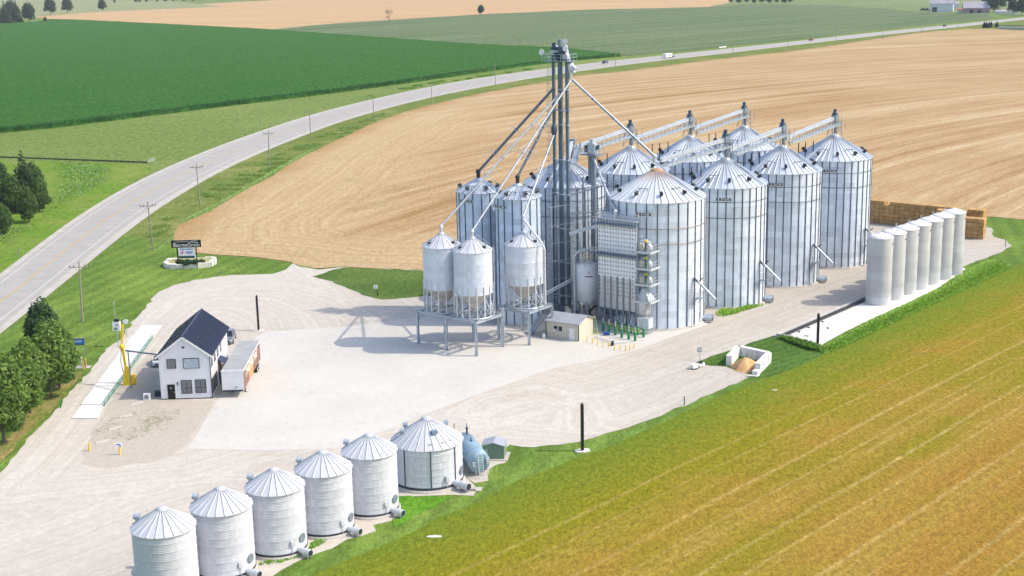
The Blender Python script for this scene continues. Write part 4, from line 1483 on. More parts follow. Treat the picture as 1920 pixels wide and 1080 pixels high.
MB().add([(DW + .1, -.4, 5.4), (DW + 2.6, -.4, 5.4), (DW + 2.6, 2.2, 5.4), (DW + .1, 2.2, 5.4), (DW + .8, .2, 7.4), (DW + 1.2, .2, 7.4), (DW + 1.2, 1.4, 7.4), (DW + .8, 1.4, 7.4)], [(0, 1, 5, 4), (1, 2, 6, 5), (2, 3, 7, 6), (3, 0, 4, 7), (4, 5, 6, 7)]).build('duct_hood', GALV_L, t)
MB().box((DW + 1.2, .2, 4.2), (1.8, 1.4, 2.0)).build('blower_cabinet', DRYL, t)
MB().box((DW + 1.9, -.5, 1.9), (2.2, 1.5, 1.7)).build('lower_cabinet', GALV_L, t)
MB().box((DW + 1.0, .2, 3.0), (1.5, 1.1, 1.1)).build('lower_duct', BEIGE, t)
for x, y in ((DW + 1.2, -1.1), (DW + 2.7, -1.1), (DW + 2.7, .4), (DW + 2.95, 2.4), (DW + .4, -1.0), (DW + 2.9, -.7)):
    MB().bar((x, y, 0), (x, y, 5.3 if y > -.9 else 1.2), .14, .14).build('platform_leg', GALV, t)
mb = MB()
mb.bar((DW + 2.2, -.75, .2), (DW + 2.2, -.75, 13.5), .05, .05).bar((DW + 2.6, -.75, .2), (DW + 2.6, -.75, 13.5), .05, .05)
for k in range(30):
    mb.bar((DW + 2.2, -.75, .5 + k * .43), (DW + 2.6, -.75, .5 + k * .43), .035, .035)
mb.build('ladder', GREENP, t)
MB().bar((DW + .25, -.3, .5), (DW + .25, -.3, 13.6), .22, .22).bar((DW + .6, -.6, .5), (DW + .6, -.6, 17), .1, .1).build('conduit', GALV_D, t)
for k in range(6):
    MB().add([(pw * k + .1, .0, 3.2), (pw * (k + 1) - .1, .0, 3.2), (pw * (k + 1) - .1, 2.6, 3.2), (pw * k + .1, 2.6, 3.2), (pw * (k + .5) - .2, 1.1, 1.5), (pw * (k + .5) + .2, 1.1, 1.5), (pw * (k + .5) + .2, 1.6, 1.5), (pw * (k + .5) - .2, 1.6, 1.5)], [(0, 4, 5, 1), (1, 5, 6, 2), (2, 6, 7, 3), (3, 7, 4, 0), (4, 7, 6, 5)]).build('discharge_hopper', GALV_D, t)

# green stands, rails and bollards in front of the dryer
ORD = ['first', 'second', 'third', 'fourth', 'fifth', 'sixth', 'seventh', 'eighth', 'ninth', 'tenth', 'eleventh', 'twelfth']
proto = None
for k, (x, y, h) in enumerate([(1142, 625, 1.55), (1154, 629, 1.55), (1166, 634, 1.55), (1179, 637, 1.55), (1191, 640, 1.55), (1159, 619, 1.4), (1171, 623, 1.4), (1183, 626, 1.4), (1196, 629, 1.4), (1207, 633, 1.4), (1131, 622, 1.9)]):
    q = G(x, y)
    lb = ('green stand, %s from the left in the front row below the dryer' % ORD[k]) if k < 5 else ('green stand, %s from the left in the rear row below the dryer' % ORD[k - 5]) if k < 10 else 'green stand alone at the office end of the lime handrail'
    if proto is None:
        proto = thing('green_stand', lb, 'stand', q, DYR, 'green stands in front of the dryer')
        MB().box((0, 0, .80), (.34, .3, 1.4)).build('post', GREENP, proto)
        MB().box((0, 0, .04), (.6, .55, .08)).build('foot_plate', GALV_L, proto)
        MB().tube((0, 0, 1.5), (0, 0, 2.4), .1, 8).build('riser_pipe', GALV, proto)
    else:
        dup(proto, q, None, lb)
q0, q1 = G(1131, 618), G(1200, 632)
t = thing('safety_rail', 'lime yellow handrail along the green stands', 'railing', q0)
mb = MB(q0)
for z in (.8, 1.25):
    mb.bar(q0 + Vector((0, 0, z)), q1 + Vector((0, 0, z)), .07, .07)
mb.build('rail', LIME, t)
mb = MB(q0)
for k in range(6):
    q = q0.lerp(q1, k / 5)
    mb.bar(q, q + Vector((0, 0, 1.3)), .07, .07)
mb.build('post', LIME, t)
t = thing('stair', 'lime yellow steep ladder beside the beige office', 'ladder', G(1117, 628))
ladder((0, 0, 0), (-.5, 1.0, 3.2), (1, .4, 0), .9, 'flight', t, LIME, step=.32)
proto = None
for k, (x, y) in enumerate([(1101, 641), (1111, 645), (1121, 648), (1131, 651), (1142, 653), (1152, 657), (1163, 657), (1173, 659), (1181, 657), (1189, 654), (1104, 630), (1088, 637)]):
    q = G(x, y)
    if proto is None:
        proto = thing('bollard', 'yellow bollard, first from the office in the line before the dryer', 'bollard', q, 0, 'yellow bollards in front of the dryer')
        MB().tube((0, 0, 0), (0, 0, .95), .085, 10).sphere((0, 0, .95), .085, 10, 4).build('post', YELLOW, proto)
    else:
        dup(proto, q, None, 'yellow bollard, %s from the office in the line before the dryer' % ORD[k] if k < 10 else ('yellow bollard behind the line, beside the lime ladder', 'yellow bollard hard against the right corner of the beige office')[k - 10])
t = thing('fuel_drum', 'blue drum lying among the green stands', 'drum', G(1137, 629))
MB().tube((-.5, 0, .35), (.5, 0, .35), .33, 12).build('body', M('drum_blue', (.02, .07, .3), .4), t)
t = thing('gas_pipe', 'low pale pipe run between the bollards and the green stands', 'pipe', G(1115, 634))
q = G(1115, 634)
MB(q).path([q + Vector((0, 0, .3)), G(1150, 646) + Vector((0, 0, .3)), G(1178, 643) + Vector((0, 0, .3))], .09, 8).build('tube', GALV_L, t)
t = thing('tyre', 'black round valve cover leaning by the pale pipe', 'valve cover', G(1147, 648))
t.name = 'valve_cover'
MB().tube((0, 0, .4), (.25, -.1, .4), .4, 12).build('cover', BLACK, t)

# ------------------------------------------------------------------ white process tank
c0 = Vector((13.0, 230.0, 0))
t = thing('process_tank', 'round white tank on steel legs left of the dryer', 'tank', c0)
R, z0, z1 = 1.95, 3.4, 9.6
TANKW = M('tank_white_paint', (.84, .84, .85), .45, 0, .05, 1)
MB().lathe([(.4, z0 - 1.2), (R, z0), (R, z1), (R * .5, z1 + .35), (.01, z1 + .45)], 32).build('vessel', TANKW, t)
for k in range(6):
    a = pi * k / 3 + .3
    MB().bar((R * .95 * cos(a), R * .95 * sin(a), 0), (R * .95 * cos(a), R * .95 * sin(a), z0 + .3), .16, .16).build('leg', GALV_D, t)
mb = MB()
for k in range(6):
    a, b = pi * k / 3 + .3, pi * (k + 1) / 3 + .3
    mb.bar((R * .95 * cos(a), R * .95 * sin(a), .3), (R * .95 * cos(b), R * .95 * sin(b), 2.4), .08, .08)
mb.build('brace', GALV_L, t)
az = cam_az(13, 230) + .12
d = Vector((cos(az), sin(az), 0))
e = inst('emblem', MB().tube(d * (R + .005), d * (R + .03), .30, 16).mesh('emblem', WHITE), t, (0, 0, 8.5))
MB().box(d * (R + .035) + Vector((-.09, 0, .10)), (.16, .02, .16), az + pi / 2).box(d * (R + .035) + Vector((.10, 0, -.08)), (.16, .02, .16), az + pi / 2).build('emblem_mark', M('emblem_red', (.5, .02, .03), .5), e)
mb = MB()
for k in range(9):
    a = az + (k - 4) * .075
    mb.box(((R + .01) * cos(a), (R + .01) * sin(a), 7.75 + (.03 if k % 3 else .08)), (.03, .11, .2 if k % 2 else .26), a)
mb.build('wordmark_print', M('print_maroon', (.25, .08, .10), .6), t)
for dx, dy in ((-.5, .2), (.75, .3)):
    MB().lathe([(.36, z1 + .3), (.36, z1 + 1.9), (.42, z1 + 2.0), (.42, z1 + 2.7), (.01, z1 + 2.75)], 12, (dx, dy, 0)).build('filter_stack', BEIGE, t)
MB().path([(-R - .35, -.6, .1), (-R - .35, -.6, 11.0), (-R + .2, -.5, 11.8), (-.4, -.2, 12.1), (.9, .2, 12.3)], .22, 10).build('feed_pipe', GALV_L, t)
mb = MB()
for k in range(10):
    a, b = 2 * pi * k / 10, 2 * pi * (k + 1) / 10
    p, q = Vector((R * cos(a), R * sin(a), z1)), Vector((R * cos(b), R * sin(b), z1))
    mb.bar(p, p + Vector((0, 0, 1.05)), .05, .05).bar(p + Vector((0, 0, 1.05)), q + Vector((0, 0, 1.05)), .045, .045).bar(p + Vector((0, 0, .5)), q + Vector((0, 0, .5)), .04, .04)
mb.build('top_railing', GALV_D, t)
MB().path([(.2, -2.1, .3), (.3, -2.4, 2.0), (.9, -2.5, 2.6), (3.4, -1.8, 3.1)], .22, 10).build('hose', BLACK, t)

# ------------------------------------------------------------------ beige office
A_ = G(1025, 632)
B_ = G(1085, 640.5)
rz = atan2((B_ - A_).y, (B_ - A_).x)
L = (B_ - A_).length
Wd = 4.9
t = thing('office_shed', 'small beige office with a blue grey pitched roof and white door', 'shed', A_, rz)
MB().box((L / 2, Wd / 2, 1.45), (L, Wd, 2.9)).add([(L, 0, 2.9), (L, Wd, 2.9), (L, Wd / 2, 3.75)], [(0, 1, 2)]).add([(0, 0, 2.9), (0, Wd, 2.9), (0, Wd / 2, 3.75)], [(2, 1, 0)]).build('wall', BEIGE, t)
for s_, nm in ((0, 'roof_slope'), (1, 'roof_slope')):
    y0, y1 = (-.3, Wd / 2) if s_ == 0 else (Wd + .3, Wd / 2)
    z0, z1 = 2.80, 3.80
    vs = [(-.3, y0, z0), (L + .3, y0, z0), (L + .3, y1, z1), (-.3, y1, z1)]
    vs += [(x, y, z + .12) for x, y, z in vs]
    fs = [(0, 1, 2, 3), (7, 6, 5, 4), (0, 4, 5, 1), (1, 5, 6, 2), (2, 6, 7, 3), (3, 7, 4, 0)]
    MB().add(vs, fs if s_ == 0 else [f[::-1] for f in fs]).build(nm, GREYROOF, t)
dr = inst('door', MB().box((L - 1.25, -.03, 1.05), (.95, .06, 2.05)).mesh('door', WHITE), t)
MB().box((L - .9, -.08, 1.0), (.06, .05, .12)).build('handle', DARK, dr)
for x in (1.75, 2.65):
    w = inst('window', MB().box((x, -.03, 1.75), (.8, .05, .95)).mesh('window', WHITE), t)
    MB().box((x, -.06, 1.75), (.68, .03, .82)).build('pane', GLASS, w)
MB().box((1.75, -.25, 1.5), (.5, .4, .4)).build('air_conditioner', GALV_L, t)
mb = MB()
for k in range(11):
    mb.box((L / 2, -.012, .15 + k * .25), (L - .04, .02, .03)).box((L + .012, Wd / 2, .15 + k * .25), (.02, Wd - .04, .03))
mb.build('siding_laps', M('siding_lap', (.52, .48, .40), .7), t, kind='stuff')
MB().box((-.06, -.06, 1.42), (.1, .1, 2.84)).box((L + .06, -.06, 1.42), (.1, .1, 2.84)).build('corner_trim', DARK, t)
t = thing('loading_ramp', 'dark steel chute leaning behind the left end of the office', 'chute', A_ + Vector((-1.9, 2.2, 0)))
MB().bar((-.9, -1.0, .1), (1.4, .6, 3.1), 1.0, .5).build('trough', GALV_D, t)
t = thing('utility_box', 'little white utility box at the office corner', 'box', G(1020, 634))
MB().box((0, 0, .35), (.5, .4, .7)).box((0, 0, .72), (.56, .46, .05)).build('cabinet', WHITE, t)

# ------------------------------------------------------------------ row of seven white tanks
tops = [(1651.5, 441), (1676, 432.6), (1700, 424), (1721.5, 417), (1746, 409.5), (1767, 402), (1789, 395)]
TKM = NG('fibreglass_tank')
cc = TKM.coord()
x, y, z = TKM.sep(cc)
st = TKM.noise(TKM.scale(cc, (1.2, 1.2, .22)), 1.3, 4, .6)
band = TKM.math('SINE', TKM.math('MULTIPLY', z, 2 * pi / 1.5))
col = TKM.mix(TKM.rng(st, .35, .7), (.50, .505, .52, 1), (.58, .585, .60, 1))
stain = TKM.math('MULTIPLY', TKM.rng(z, 2.4, 4.6, 1, 0), TKM.rng(TKM.noise(TKM.scale(cc, (.8, .8, .4)), 1.0, 3), .42, .6))
stain = TKM.math('MULTIPLY', stain, TKM.rng(z, 2.25, 2.35, 0, .55))
col = TKM.mix(stain, col, (.37, .39, .36, 1))
col = TKM.mul(col, TKM.rng(TKM.n('ObjectInfo').outputs['Random'], 0, 1, .90, 1.06))
TKM = TKM.fin(col, .4)
tl = ['white tank nearest the camera, at the black trough', 'second white tank counted from the black trough', 'third white tank counted from the black trough', 'middle tank of the seven white ones', 'third white tank counted from the straw bales', 'white tank next to the one nearest the straw bales', 'white tank at the far end of the row, nearest the straw bales']
proto = None
a, b = G(*tops[0], 12.3), G(*tops[-1], 12.3)
for k in range(7):
    q = a.lerp(b, k / 6)
    q.z = 0
    if proto is None:
        proto = thing('liquid_tank', tl[0], 'tank', q, 0, 'row of seven white tanks')
        me = MB().lathe([(2.2, 0), (2.2, 1.5)], 40).mesh('wall_band', TKM)
        for j in range(8):
            MB().lathe([(2.19 - .012 * (j % 2), j * 1.5 + .02), (2.19 - .012 * (j % 2), j * 1.5 + 1.5)], 40).build('wall_band', TKM, proto)
            if j:
                MB().lathe([(2.19, -.03), (2.215, 0), (2.19, .03)], 40, (0, 0, j * 1.5 + .02)).build('band_seam', GALV, proto)
        MB().lathe([(2.24, 11.95), (2.24, 12.08), (1.3, 12.45), (.4, 12.72), (.35, 12.8), (.01, 12.85)], 40).build('domed_top', M('tank_top_white', (.80, .80, .80), .45), proto)
        MB().lathe([(2.35, .05), (2.35, .16), (2.15, .18)], 40).build('base_flange', CONC_L, proto)
        az = -.55
        d = Vector((cos(az), sin(az), 0))
        MB().box(d * 2.22 + Vector((0, 0, 11.0)), (.06, .3, .18), az).box(d * 2.22 + Vector((-.2, -.3, 10.95)), (.06, .22, .14), az).build('lifting_lug', DARK, proto)
        MB().tube((-1.9, .2, 12.0), (-1.9, .2, 12.7), .08, 8).tube((-1.9, .2, 12.7), (-1.6, .2, 12.85), .08, 8).build('vent_pipe', TKM, proto)
    else:
        dup(proto, q, k * .013, tl[k])
# trough with kerb beside the lane
q0, q1 = G(1460, 631), G(1700, 527)
t = thing('drain_trough', 'long black lined trough with a white kerb beside the white tanks', 'trough', q0)
d = (q1 - q0).normalized()
n_ = Vector((-d.y, d.x, 0))
nk = 22
for k in range(nk):
    a, b = q0.lerp(q1, k / nk), q0.lerp(q1, (k + .985) / nk)
    MB(q0).bar(a + n_ * .25 + Vector((0, 0, .22)), b + n_ * .25 + Vector((0, 0, .22)), .34, .44).build('kerb_block', CONC_L, t)
MB(q0).bar(q0 - n_ * .30 + Vector((0, 0, .12)), q1 - n_ * .30 + Vector((0, 0, .12)), .7, .14).bar(q0 - n_ * .72 + Vector((0, 0, .16)), q1 - n_ * .72 + Vector((0, 0, .16)), .14, .34).build('liner', M('black_liner', (.03, .035, .045), .6, 0, .3, 1), t)
MB(q0).bar(q0 + n_ * .2 + Vector((0, 0, .3)), q0 - n_ * 2.4 + Vector((0, 0, .3)), .3, .4).build('end_kerb', CONC_L, t)
# scraps on the slab
rnd = random.Random(11)
for k, (x, y) in enumerate([(1498, 623), (1482, 630), (1512, 631), (1542, 604), (1552, 616), (1516, 615)]):
    t = thing('mat_scrap', 'dark scrap lying on the pale slab by the trough', 'scrap', G(x, y), rnd.uniform(0, 3), 'dark scraps on the tank slab')
    MB().prism([(-.4, -.1), (-.1, -.22), (.35, -.12), (.45, .1), (.05, .2), (-.3, .14)], .06, .14).build('piece', DARK, t)

# ------------------------------------------------------------------ straw bales
BALE = NG('straw')
cc = BALE.coord()
rnd_ = BALE.n('ObjectInfo').outputs['Random']
f = BALE.noise(BALE.scale(cc, (3, 3, 14)), 1.0, 4, .7)
col = BALE.mix(BALE.rng(f, .3, .7), ga(216, 170, 112), ga(248, 206, 140))
BALE.bump(f, .8, .1)
BALE = BALE.fin(BALE.mul(col, BALE.rng(rnd_, 0, 1, .84, 1.12)), .95)
BW, BH, BL = 1.2, .88, 2.4


def bale_mesh(k):
    r = random.Random(k)
    j = lambda: r.uniform(-.025, .025)
    mb = MB()
    x, y, z = BW / 2 - .035, BL / 2, BH - .04
    vs = []
    for zz in (0, z * .5, z):
        o = .03 if zz == z * .5 else 0
        for dx, dy in ((-1, -1), (1, -1), (1, 1), (-1, 1)):
            vs.append((dx * (x + o - .02) + j(), dy * (y + o - .02) + j() * 2, zz + .01))
    fs = [(3, 2, 1, 0), (8, 9, 10, 11)]
    for b in (0, 4):
        fs += [(b + i, b + (i + 1) % 4, b + 4 + (i + 1) % 4, b + 4 + i) for i in range(4)]
    mb.add(vs, fs)
    for sx in (-.3, 0, .3):
        mb.box((sx, -y - .035, z / 2), (.015, .01, z))
    return mb.mesh('bale', BALE)


bms = [bale_mesh(k) for k in range(5)]
brnd = random.Random(4)


def bale_wall(P0, ang, n, rows, lab, grp, ragged=0, z0=0, depth=0):
    d = Vector((cos(ang), sin(ang), 0))
    nn = Vector((-d.y, d.x, 0))
    for c in range(n):
        for r in range(rows - (1 if ragged and brnd.random() < ragged else 0)):
            q = P0 + d * (c + .5) * BW + nn * (BL / 2 + brnd.uniform(-.12, .12)) + Vector((0, 0, z0 + r * BH))
            lb, gp = lab(r, n - 1 - c)
            inst('straw_bale', brnd.choice(bms), None, q, ang + brnd.uniform(-.02, .02), lb, 'straw bale', gp)


wa = radians(-38.5)
bale_wall(Vector((81.0, 313.8, .05)), wa, 24, 6, lambda r, c: ('straw bale in the %s course of the long far stack, counted from the ground' % ORD[r], '%s course of the long far stack' % ORD[r]), '', .1)
wb = radians(-31)
db = Vector((cos(wb), sin(wb), 0))
pb = Vector((101.8, 290.2, .05)) - db * BW * 9
bale_wall(pb, wb, 9, 5, lambda r, c: ('straw bale in the near stack, %s course up, %s from its right corner' % (ORD[r], ORD[c]), 'bales of the near stack'), '')
for k, (dx, r) in enumerate([(0, 5), (1, 5), (2, 5), (3, 5), (4, 5)]):
    q = pb + db * (dx + .5) * BW + Vector((-db.y, db.x, 0)) * (BL * 1.5 + .1) + Vector((0, 0, r * BH * 0))
    for rr in range(6):
        inst('straw_bale', brnd.choice(bms), None, q + Vector((0, 0, rr * BH)), wb + brnd.uniform(-.02, .02), 'straw bale in the %s course of the line just behind the near stack' % ORD[rr], 'straw bale', '%s course behind the near stack' % ORD[rr])
q = G(1717, 412)
for rr in range(3):
    inst('straw_bale', bms[rr], None, (q.x, q.y, .05 + rr * BH), wa, ('lowest bale of the single column before the long stack', 'middle bale of the single column before the long stack', 'bright top bale of the single column before the long stack')[rr], 'straw bale', 'single column of bales')

# ------------------------------------------------------------------ low bins
bc = [(-34.6, 125.6), (-29.95, 130.65), (-25.35, 135.75), (-20.9, 140.8), (-16.4, 146.0)]
bl = ['low corrugated bin at the bottom left corner, nearest the camera', 'low corrugated bin next to the nearest one', 'middle bin of the five alike low corrugated bins', 'low corrugated bin, second from the wide bin', 'low corrugated bin touching the wide bin']
proto = None
for k, (x, y) in enumerate(bc):
    if proto is None:
        proto = t = thing('low_bin', bl[0], 'grain bin', (x, y, 0), 0, 'row of five low bins')
        R, h, pk = 3.05, 7.2, 8.85
        silo_body(t, R, h, pk, .42, 8, 0, 22, WALLB, ROOFB, seg=56, pad=.22, z0=.32, over=.14, cap_h=.22)
        MB().lathe([(R + .05, .33), (R + .06, .55), (R + .02, .56)], 40).build('base_channel', DARK, t)
        # vent on the left of the roof
        an = radians(172)
        c = Vector(on_roof(R, h, pk, .42, R * .86, an))
        MB().tube(c, c + Vector((0, 0, .45)), .22, 10).tube(c + Vector((-.30, .05, .55)), c + Vector((.28, 0, .5)), .34, 12, .30).build('roof_vent', GALV, t)
        MB().tube(c + Vector((-.33, .05, .56)), c + Vector((-.30, .05, .55)), .28, 10).build('vent_mouth', DARK, t)
        az = radians(-48)
        fan(t, R, az + .22, .62, 1.7, .36, GALV_L)
        d = Vector((cos(az + .42), sin(az + .42), 0))
        s_ = Vector((-d.y, d.x, 0))
        mb = MB()
        mb.tube(d * (R - .02) + Vector((0, 0, 1.75)), d * (R + .10) + Vector((0, 0, 1.75)), .5, 14)
        mb.build('access_door', GALV_D, t)
        d2 = Vector((cos(az - .05), sin(az - .05), 0))
        MB().box(d2 * (R + .12) + Vector((0, 0, 1.6)), (.16, .42, .55), az - .05).bar(d2 * (R + .1) + Vector((0, 0, .4)), d2 * (R + .1) + Vector((0, 0, 1.4)), .06, .06).build('switch_box', GALV_L, t)
        an = radians(-200)
        ladder(Vector((R + .12, 0, .4)) @ Matrix.Rotation(-an, 3, 'Z'), Vector((R + .12, 0, h)) @ Matrix.Rotation(-an, 3, 'Z'), (-sin(an), cos(an), 0), .4, 'wall_ladder', t, GALV)
    else:
        dup(proto, (x, y, 0), (0, .03, -.02, .05, -.03)[k], bl[k])
x, y = -10.45, 154.6
t = thing('wide_bin', 'wide low steel bin between the five low bins and the blue tank', 'grain bin', (x, y, 0))
R, h, pk = 4.15, 5.35, 7.75
az = cam_az(x, y)
silo_body(t, R, h, pk, .5, 6, 0, 26, WALLB, ROOFB, seg=64, pad=.3, z0=.32, over=.2, cap_h=.3)
ms = MB().box((R + .05, 0, (h + .35) / 2), (.09, .12, h - .4)).mesh('stiffener', STIFF)
for k in range(8):
    inst('stiffener', ms, t, rz=az + .08 + 2 * pi * k / 8)
MB().lathe([(R + .05, .33), (R + .07, .6), (R + .02, .61)], 48).build('base_channel', DARK, t)
for da, rr in ((-2.2, .75), (2.3, .75), (-1.35, .72)):
    an = az + da
    c = Vector(on_roof(R, h, pk, .5, R * rr, an))
    MB().tube(c, c + Vector((0, 0, .4)), .2, 10).tube(c + Vector((-.3, 0, .5)), c + Vector((.28, 0, .5)), .30, 12).build('roof_vent', GALV, t)
an = az + .38
c = Vector(on_roof(R, h, pk, .5, R * .55, an))
MB().box(c + Vector((0, 0, .22)), (.6, .65, .4), an).build('roof_hatch', M('hatch_blue_grey', (.22, .30, .42), .5, .3), t)
for da in (.12, .55, .9):
    c = Vector(on_roof(R, h, pk, .5, R * .86, az + da))
    MB().box(c + Vector((0, 0, .1)), (.12, .5, .16), az + da).build('roof_cleat', GALV_L, t)
fan(t, R, radians(-40), .7, 2.3, .45, GALV_L)
d = Vector((cos(radians(-55)), sin(radians(-55)), 0))
MB().box(d * (R + .2) + Vector((0, 0, 1.5)), (.3, .5, .7), radians(-55)).bar(d * (R + .15) + Vector((0, 0, .3)), d * (R + .15) + Vector((0, 0, 1.2)), .06, .06).build('switch_box', GALV_L, t)
d = Vector((cos(radians(-18)), sin(radians(-18)), 0))
MB().tube(d * (R - .02) + Vector((0, 0, 1.7)), d * (R + .12) + Vector((0, 0, 1.7)), .55, 14).build('access_door', GALV_D, t)
t = thing('pallet', 'low concrete slab with a plank beside the wide bin fan', 'slab', G(880, 917))
MB().prism([(-1.4, -.6), (1.3, -.9), (1.6, .2), (-1.0, .7)], .0, .12).build('slab', CONC, t)
MB().box((-.2, -.55, .2), (2.0, .25, .12), -.15).build('plank', WOOD, t)

# ------------------------------------------------------------------ blue fuel tank and green cabinet
q0, q1 = G(871, 855), G(903, 898)
d = (q1 - q0).normalized()
rz = atan2(d.y, d.x)
L = (q1 - q0).length
t = thing('fuel_tank', 'pale blue horizontal fuel tank with a ladder at its near end', 'tank', q0, rz)
FT = M('fuel_tank_blue', (.24, .36, .46), .4, .1, .12, 1)
R = 1.35
L = 7.4
MB().lathe([(.01, -.18), (R * .6, -.1), (R, .0), (R, L), (R * .6, L + .12), (.01, L + .18)], 28).build('shell', FT, t)
o = t.children[-1]
o.rotation_euler = (0, pi / 2, 0)
o.location = (0, 0, R + .45)
for x in (1.2, L - 1.4):
    MB().box((x, 0, .4), (.3, 2.0, .8)).build('saddle', GALV_D, t)
    MB().lathe([(R + .02, -.06), (R + .02, .06)], 28).build('strap', M('strap_blue', (.16, .25, .33), .5), t)
    o = t.children[-1]
    o.rotation_euler = (0, pi / 2, 0)
    o.location = (x, 0, R + .45)
ladder((L + 1.15, 0, .1), (L + .35, 0, 3.2), (0, 1, 0), .55, 'ladder', t, GALV_L, step=.3)
MB().bar((L + .2, -.5, .1), (L + .2, -.5, 3.4), .06, .06).bar((L + .2, .9, .1), (L + .2, .9, 3.4), .06, .06).box((L + .25, 1.0, 1.9), (.2, .45, .6)).box((L + .3, -.75, 1.7), (.2, .3, .6)).build('end_fittings', GALV_L, t)
MB().tube((.8, .2, 3.1), (.8, .2, 3.9), .12, 8).tube((.8, .2, 3.9), (.8, .2, 4.6), .05, 6).sphere((.8, .2, 3.9), .2, 8, 5).build('vent', MOTOR, t)
MB().box((3.4, .1, 3.2), (.5, .1, .12)).box((3.1, .1, 3.35), (.08, .1, .4)).build('gauge', DARK, t)
MB().bar((-.5, -1.1, 0), (-.5, -1.1, 4.3), .1, .1).bar((-.5, -1.1, 3.3), (-.1, -1.0, 3.2), .06, .06).build('hose_post', M('post_rust', (.35, .18, .10), .7), t)
q = G(925, 862)
t = thing('generator_cabinet', 'green cabinet with a grey sloped lid beside the blue tank', 'cabinet', q, radians(-8))
GCAB = M('cabinet_green', (.16, .24, .17), .6, 0, .1, 1)
MB().box((0, 1.2, .95), (2.7, 2.4, 1.7)).build('body', GCAB, t)
for s_ in (-1, 1):
    vs = [(s_ * 1.5, -.1, 1.75), (s_ * 1.5, 2.5, 1.75), (0, 2.5, 2.2), (0, -.1, 2.2)]
    MB().add(vs + [(a, b, c + .07) for a, b, c in vs], [(0, 1, 2, 3), (7, 6, 5, 4), (0, 4, 5, 1), (1, 5, 6, 2), (2, 6, 7, 3), (3, 7, 4, 0)]).build('lid', GREYROOF, t)
MB().add([(-1.35, 0, 1.8), (1.35, 0, 1.8), (0, 0, 2.2)], [(0, 1, 2)]).build('gable', GCAB, t)
MB().box((.1, 1.1, .05), (3.4, 3.1, .16)).build('plinth', CONC, t)
# ------------------------------------------------------------------ two storey scale house
HX = G(303, 750)
HRZ = radians(2.2)
HWd, HDp, HE, HRd = 7.2, 15.6, 6.55, 9.25
t = thing('scale_house', 'white two storey house with a dark blue metal roof', 'house', HX, HRZ)
HW = M('house_white_boards', (.76, .77, .80), .6, 0, .03, 1)
NAVY = M('navy_metal_roof', (.035, .045, .085), .35, .2, .12, 2)
NAVYL = M('navy_seam', (.07, .085, .14), .3, .3, .1, 2)
MB().box((HWd / 2, HDp / 2, HE / 2), (HWd, HDp, HE)).add([(0, 0, HE), (HWd, 0, HE), (HWd / 2, 0, HRd)], [(0, 1, 2)]).add([(0, HDp, HE), (HWd, HDp, HE), (HWd / 2, HDp, HRd)], [(2, 1, 0)]).build('wall', HW, t)
mb = MB()
for k in range(1, 24):
    x = k * .3
    zt = HE + (HRd - HE) * (1 - abs(x - HWd / 2) / (HWd / 2)) - .12
    mb.box((x, -.012, zt / 2), (.045, .026, zt))
for k in range(1, 52):
    mb.box((HWd + .012, k * .3, HE / 2), (.026, .045, HE - .1))
mb.build('batten', HW, t, kind='stuff')
for s_ in (0, 1):
    x0, x1 = (-.45, HWd / 2) if s_ == 0 else (HWd + .45, HWd / 2)
    z0 = HE - .45 * (HRd - HE) / (HWd / 2) + .04
    z1 = HRd + .04
    vs = [(x0, -.3, z0), (x0, HDp + .3, z0), (x1, HDp + .3, z1), (x1, -.3, z1)]
    vs += [(a, b, c + .12) for a, b, c in vs]
    fs = [(0, 1, 2, 3), (7, 6, 5, 4), (0, 4, 5, 1), (1, 5, 6, 2), (2, 6, 7, 3), (3, 7, 4, 0)]
    r_ = inst('roof_slope', MB().add(vs, fs).mesh('roof_slope', NAVY), t)
    mb = MB()
    for k in range(53):
        y = -.2 + k * .305
        mb.bar((x0, y, z0 + .15), (x1 + (.1 if s_ else -.1), y, z1 + .12), .05, .06)
    mb.build('roof_seam', NAVYL, r_, kind='stuff')
    mb = MB()
    for k in range(12):
        y = .7 + k * 1.25
        f = .28 + .12 * (k % 3)
        mb.box((x0 + (x1 - x0) * f, y, z0 + (z1 - z0) * f + .19), (.12, .28, .10))
    mb.build('snow_guard', NAVYL, r_, kind='stuff')
MB().bar((HWd / 2, -.32, HRd + .16), (HWd / 2, HDp + .32, HRd + .16), .3, .08).build('ridge_cap', NAVY, t)
for s_ in (0, 1):
    x0, x1 = (-.45, HWd / 2) if s_ == 0 else (HWd + .45, HWd / 2)
    MB().bar((x0, -.31, HE - .30), (x1, -.31, HRd - .02), .05, .26).build('bargeboard', WHITE, t)
MB().box((HWd + .08, -.03, 3.2), (.10, .12, 6.3)).build('corner_trim', BLACK, t)
MB().box((HWd / 2, -.02, .08), (HWd + .06, .06, .16)).build('base_trim', BLACK, t)


def window(x, z0, w, h, mull, pane, face='front', y=0.0, cols=1):
    if face == 'front':
        P = lambda cx, d, cz, sx, sz, dep: ((cx, -d, cz), (sx, dep, sz))
    else:
        P = lambda cx, d, cz, sx, sz, dep: ((HWd + d, cx, cz), (dep, sx, sz))
    cx, cz = x + w / 2, z0 + h / 2
    wn = inst('window', MB().box(*P(cx, .035, cz, w, h, .07)).mesh('window', BLACK), t)
    n = mull + 1
    pw_ = (w - .12) / n
    for k in range(n):
        MB().box(*P(x + .06 + pw_ * (k + .5), .065, cz, pw_ - .07, h - .17, .03)).build('pane', pane, wn)
    if mull and h > 1.8:
        MB().box(*P(cx, .085, z0 + h * .42, w - .1, .06, .02)).build('glazing_bar', BLACK, wn)


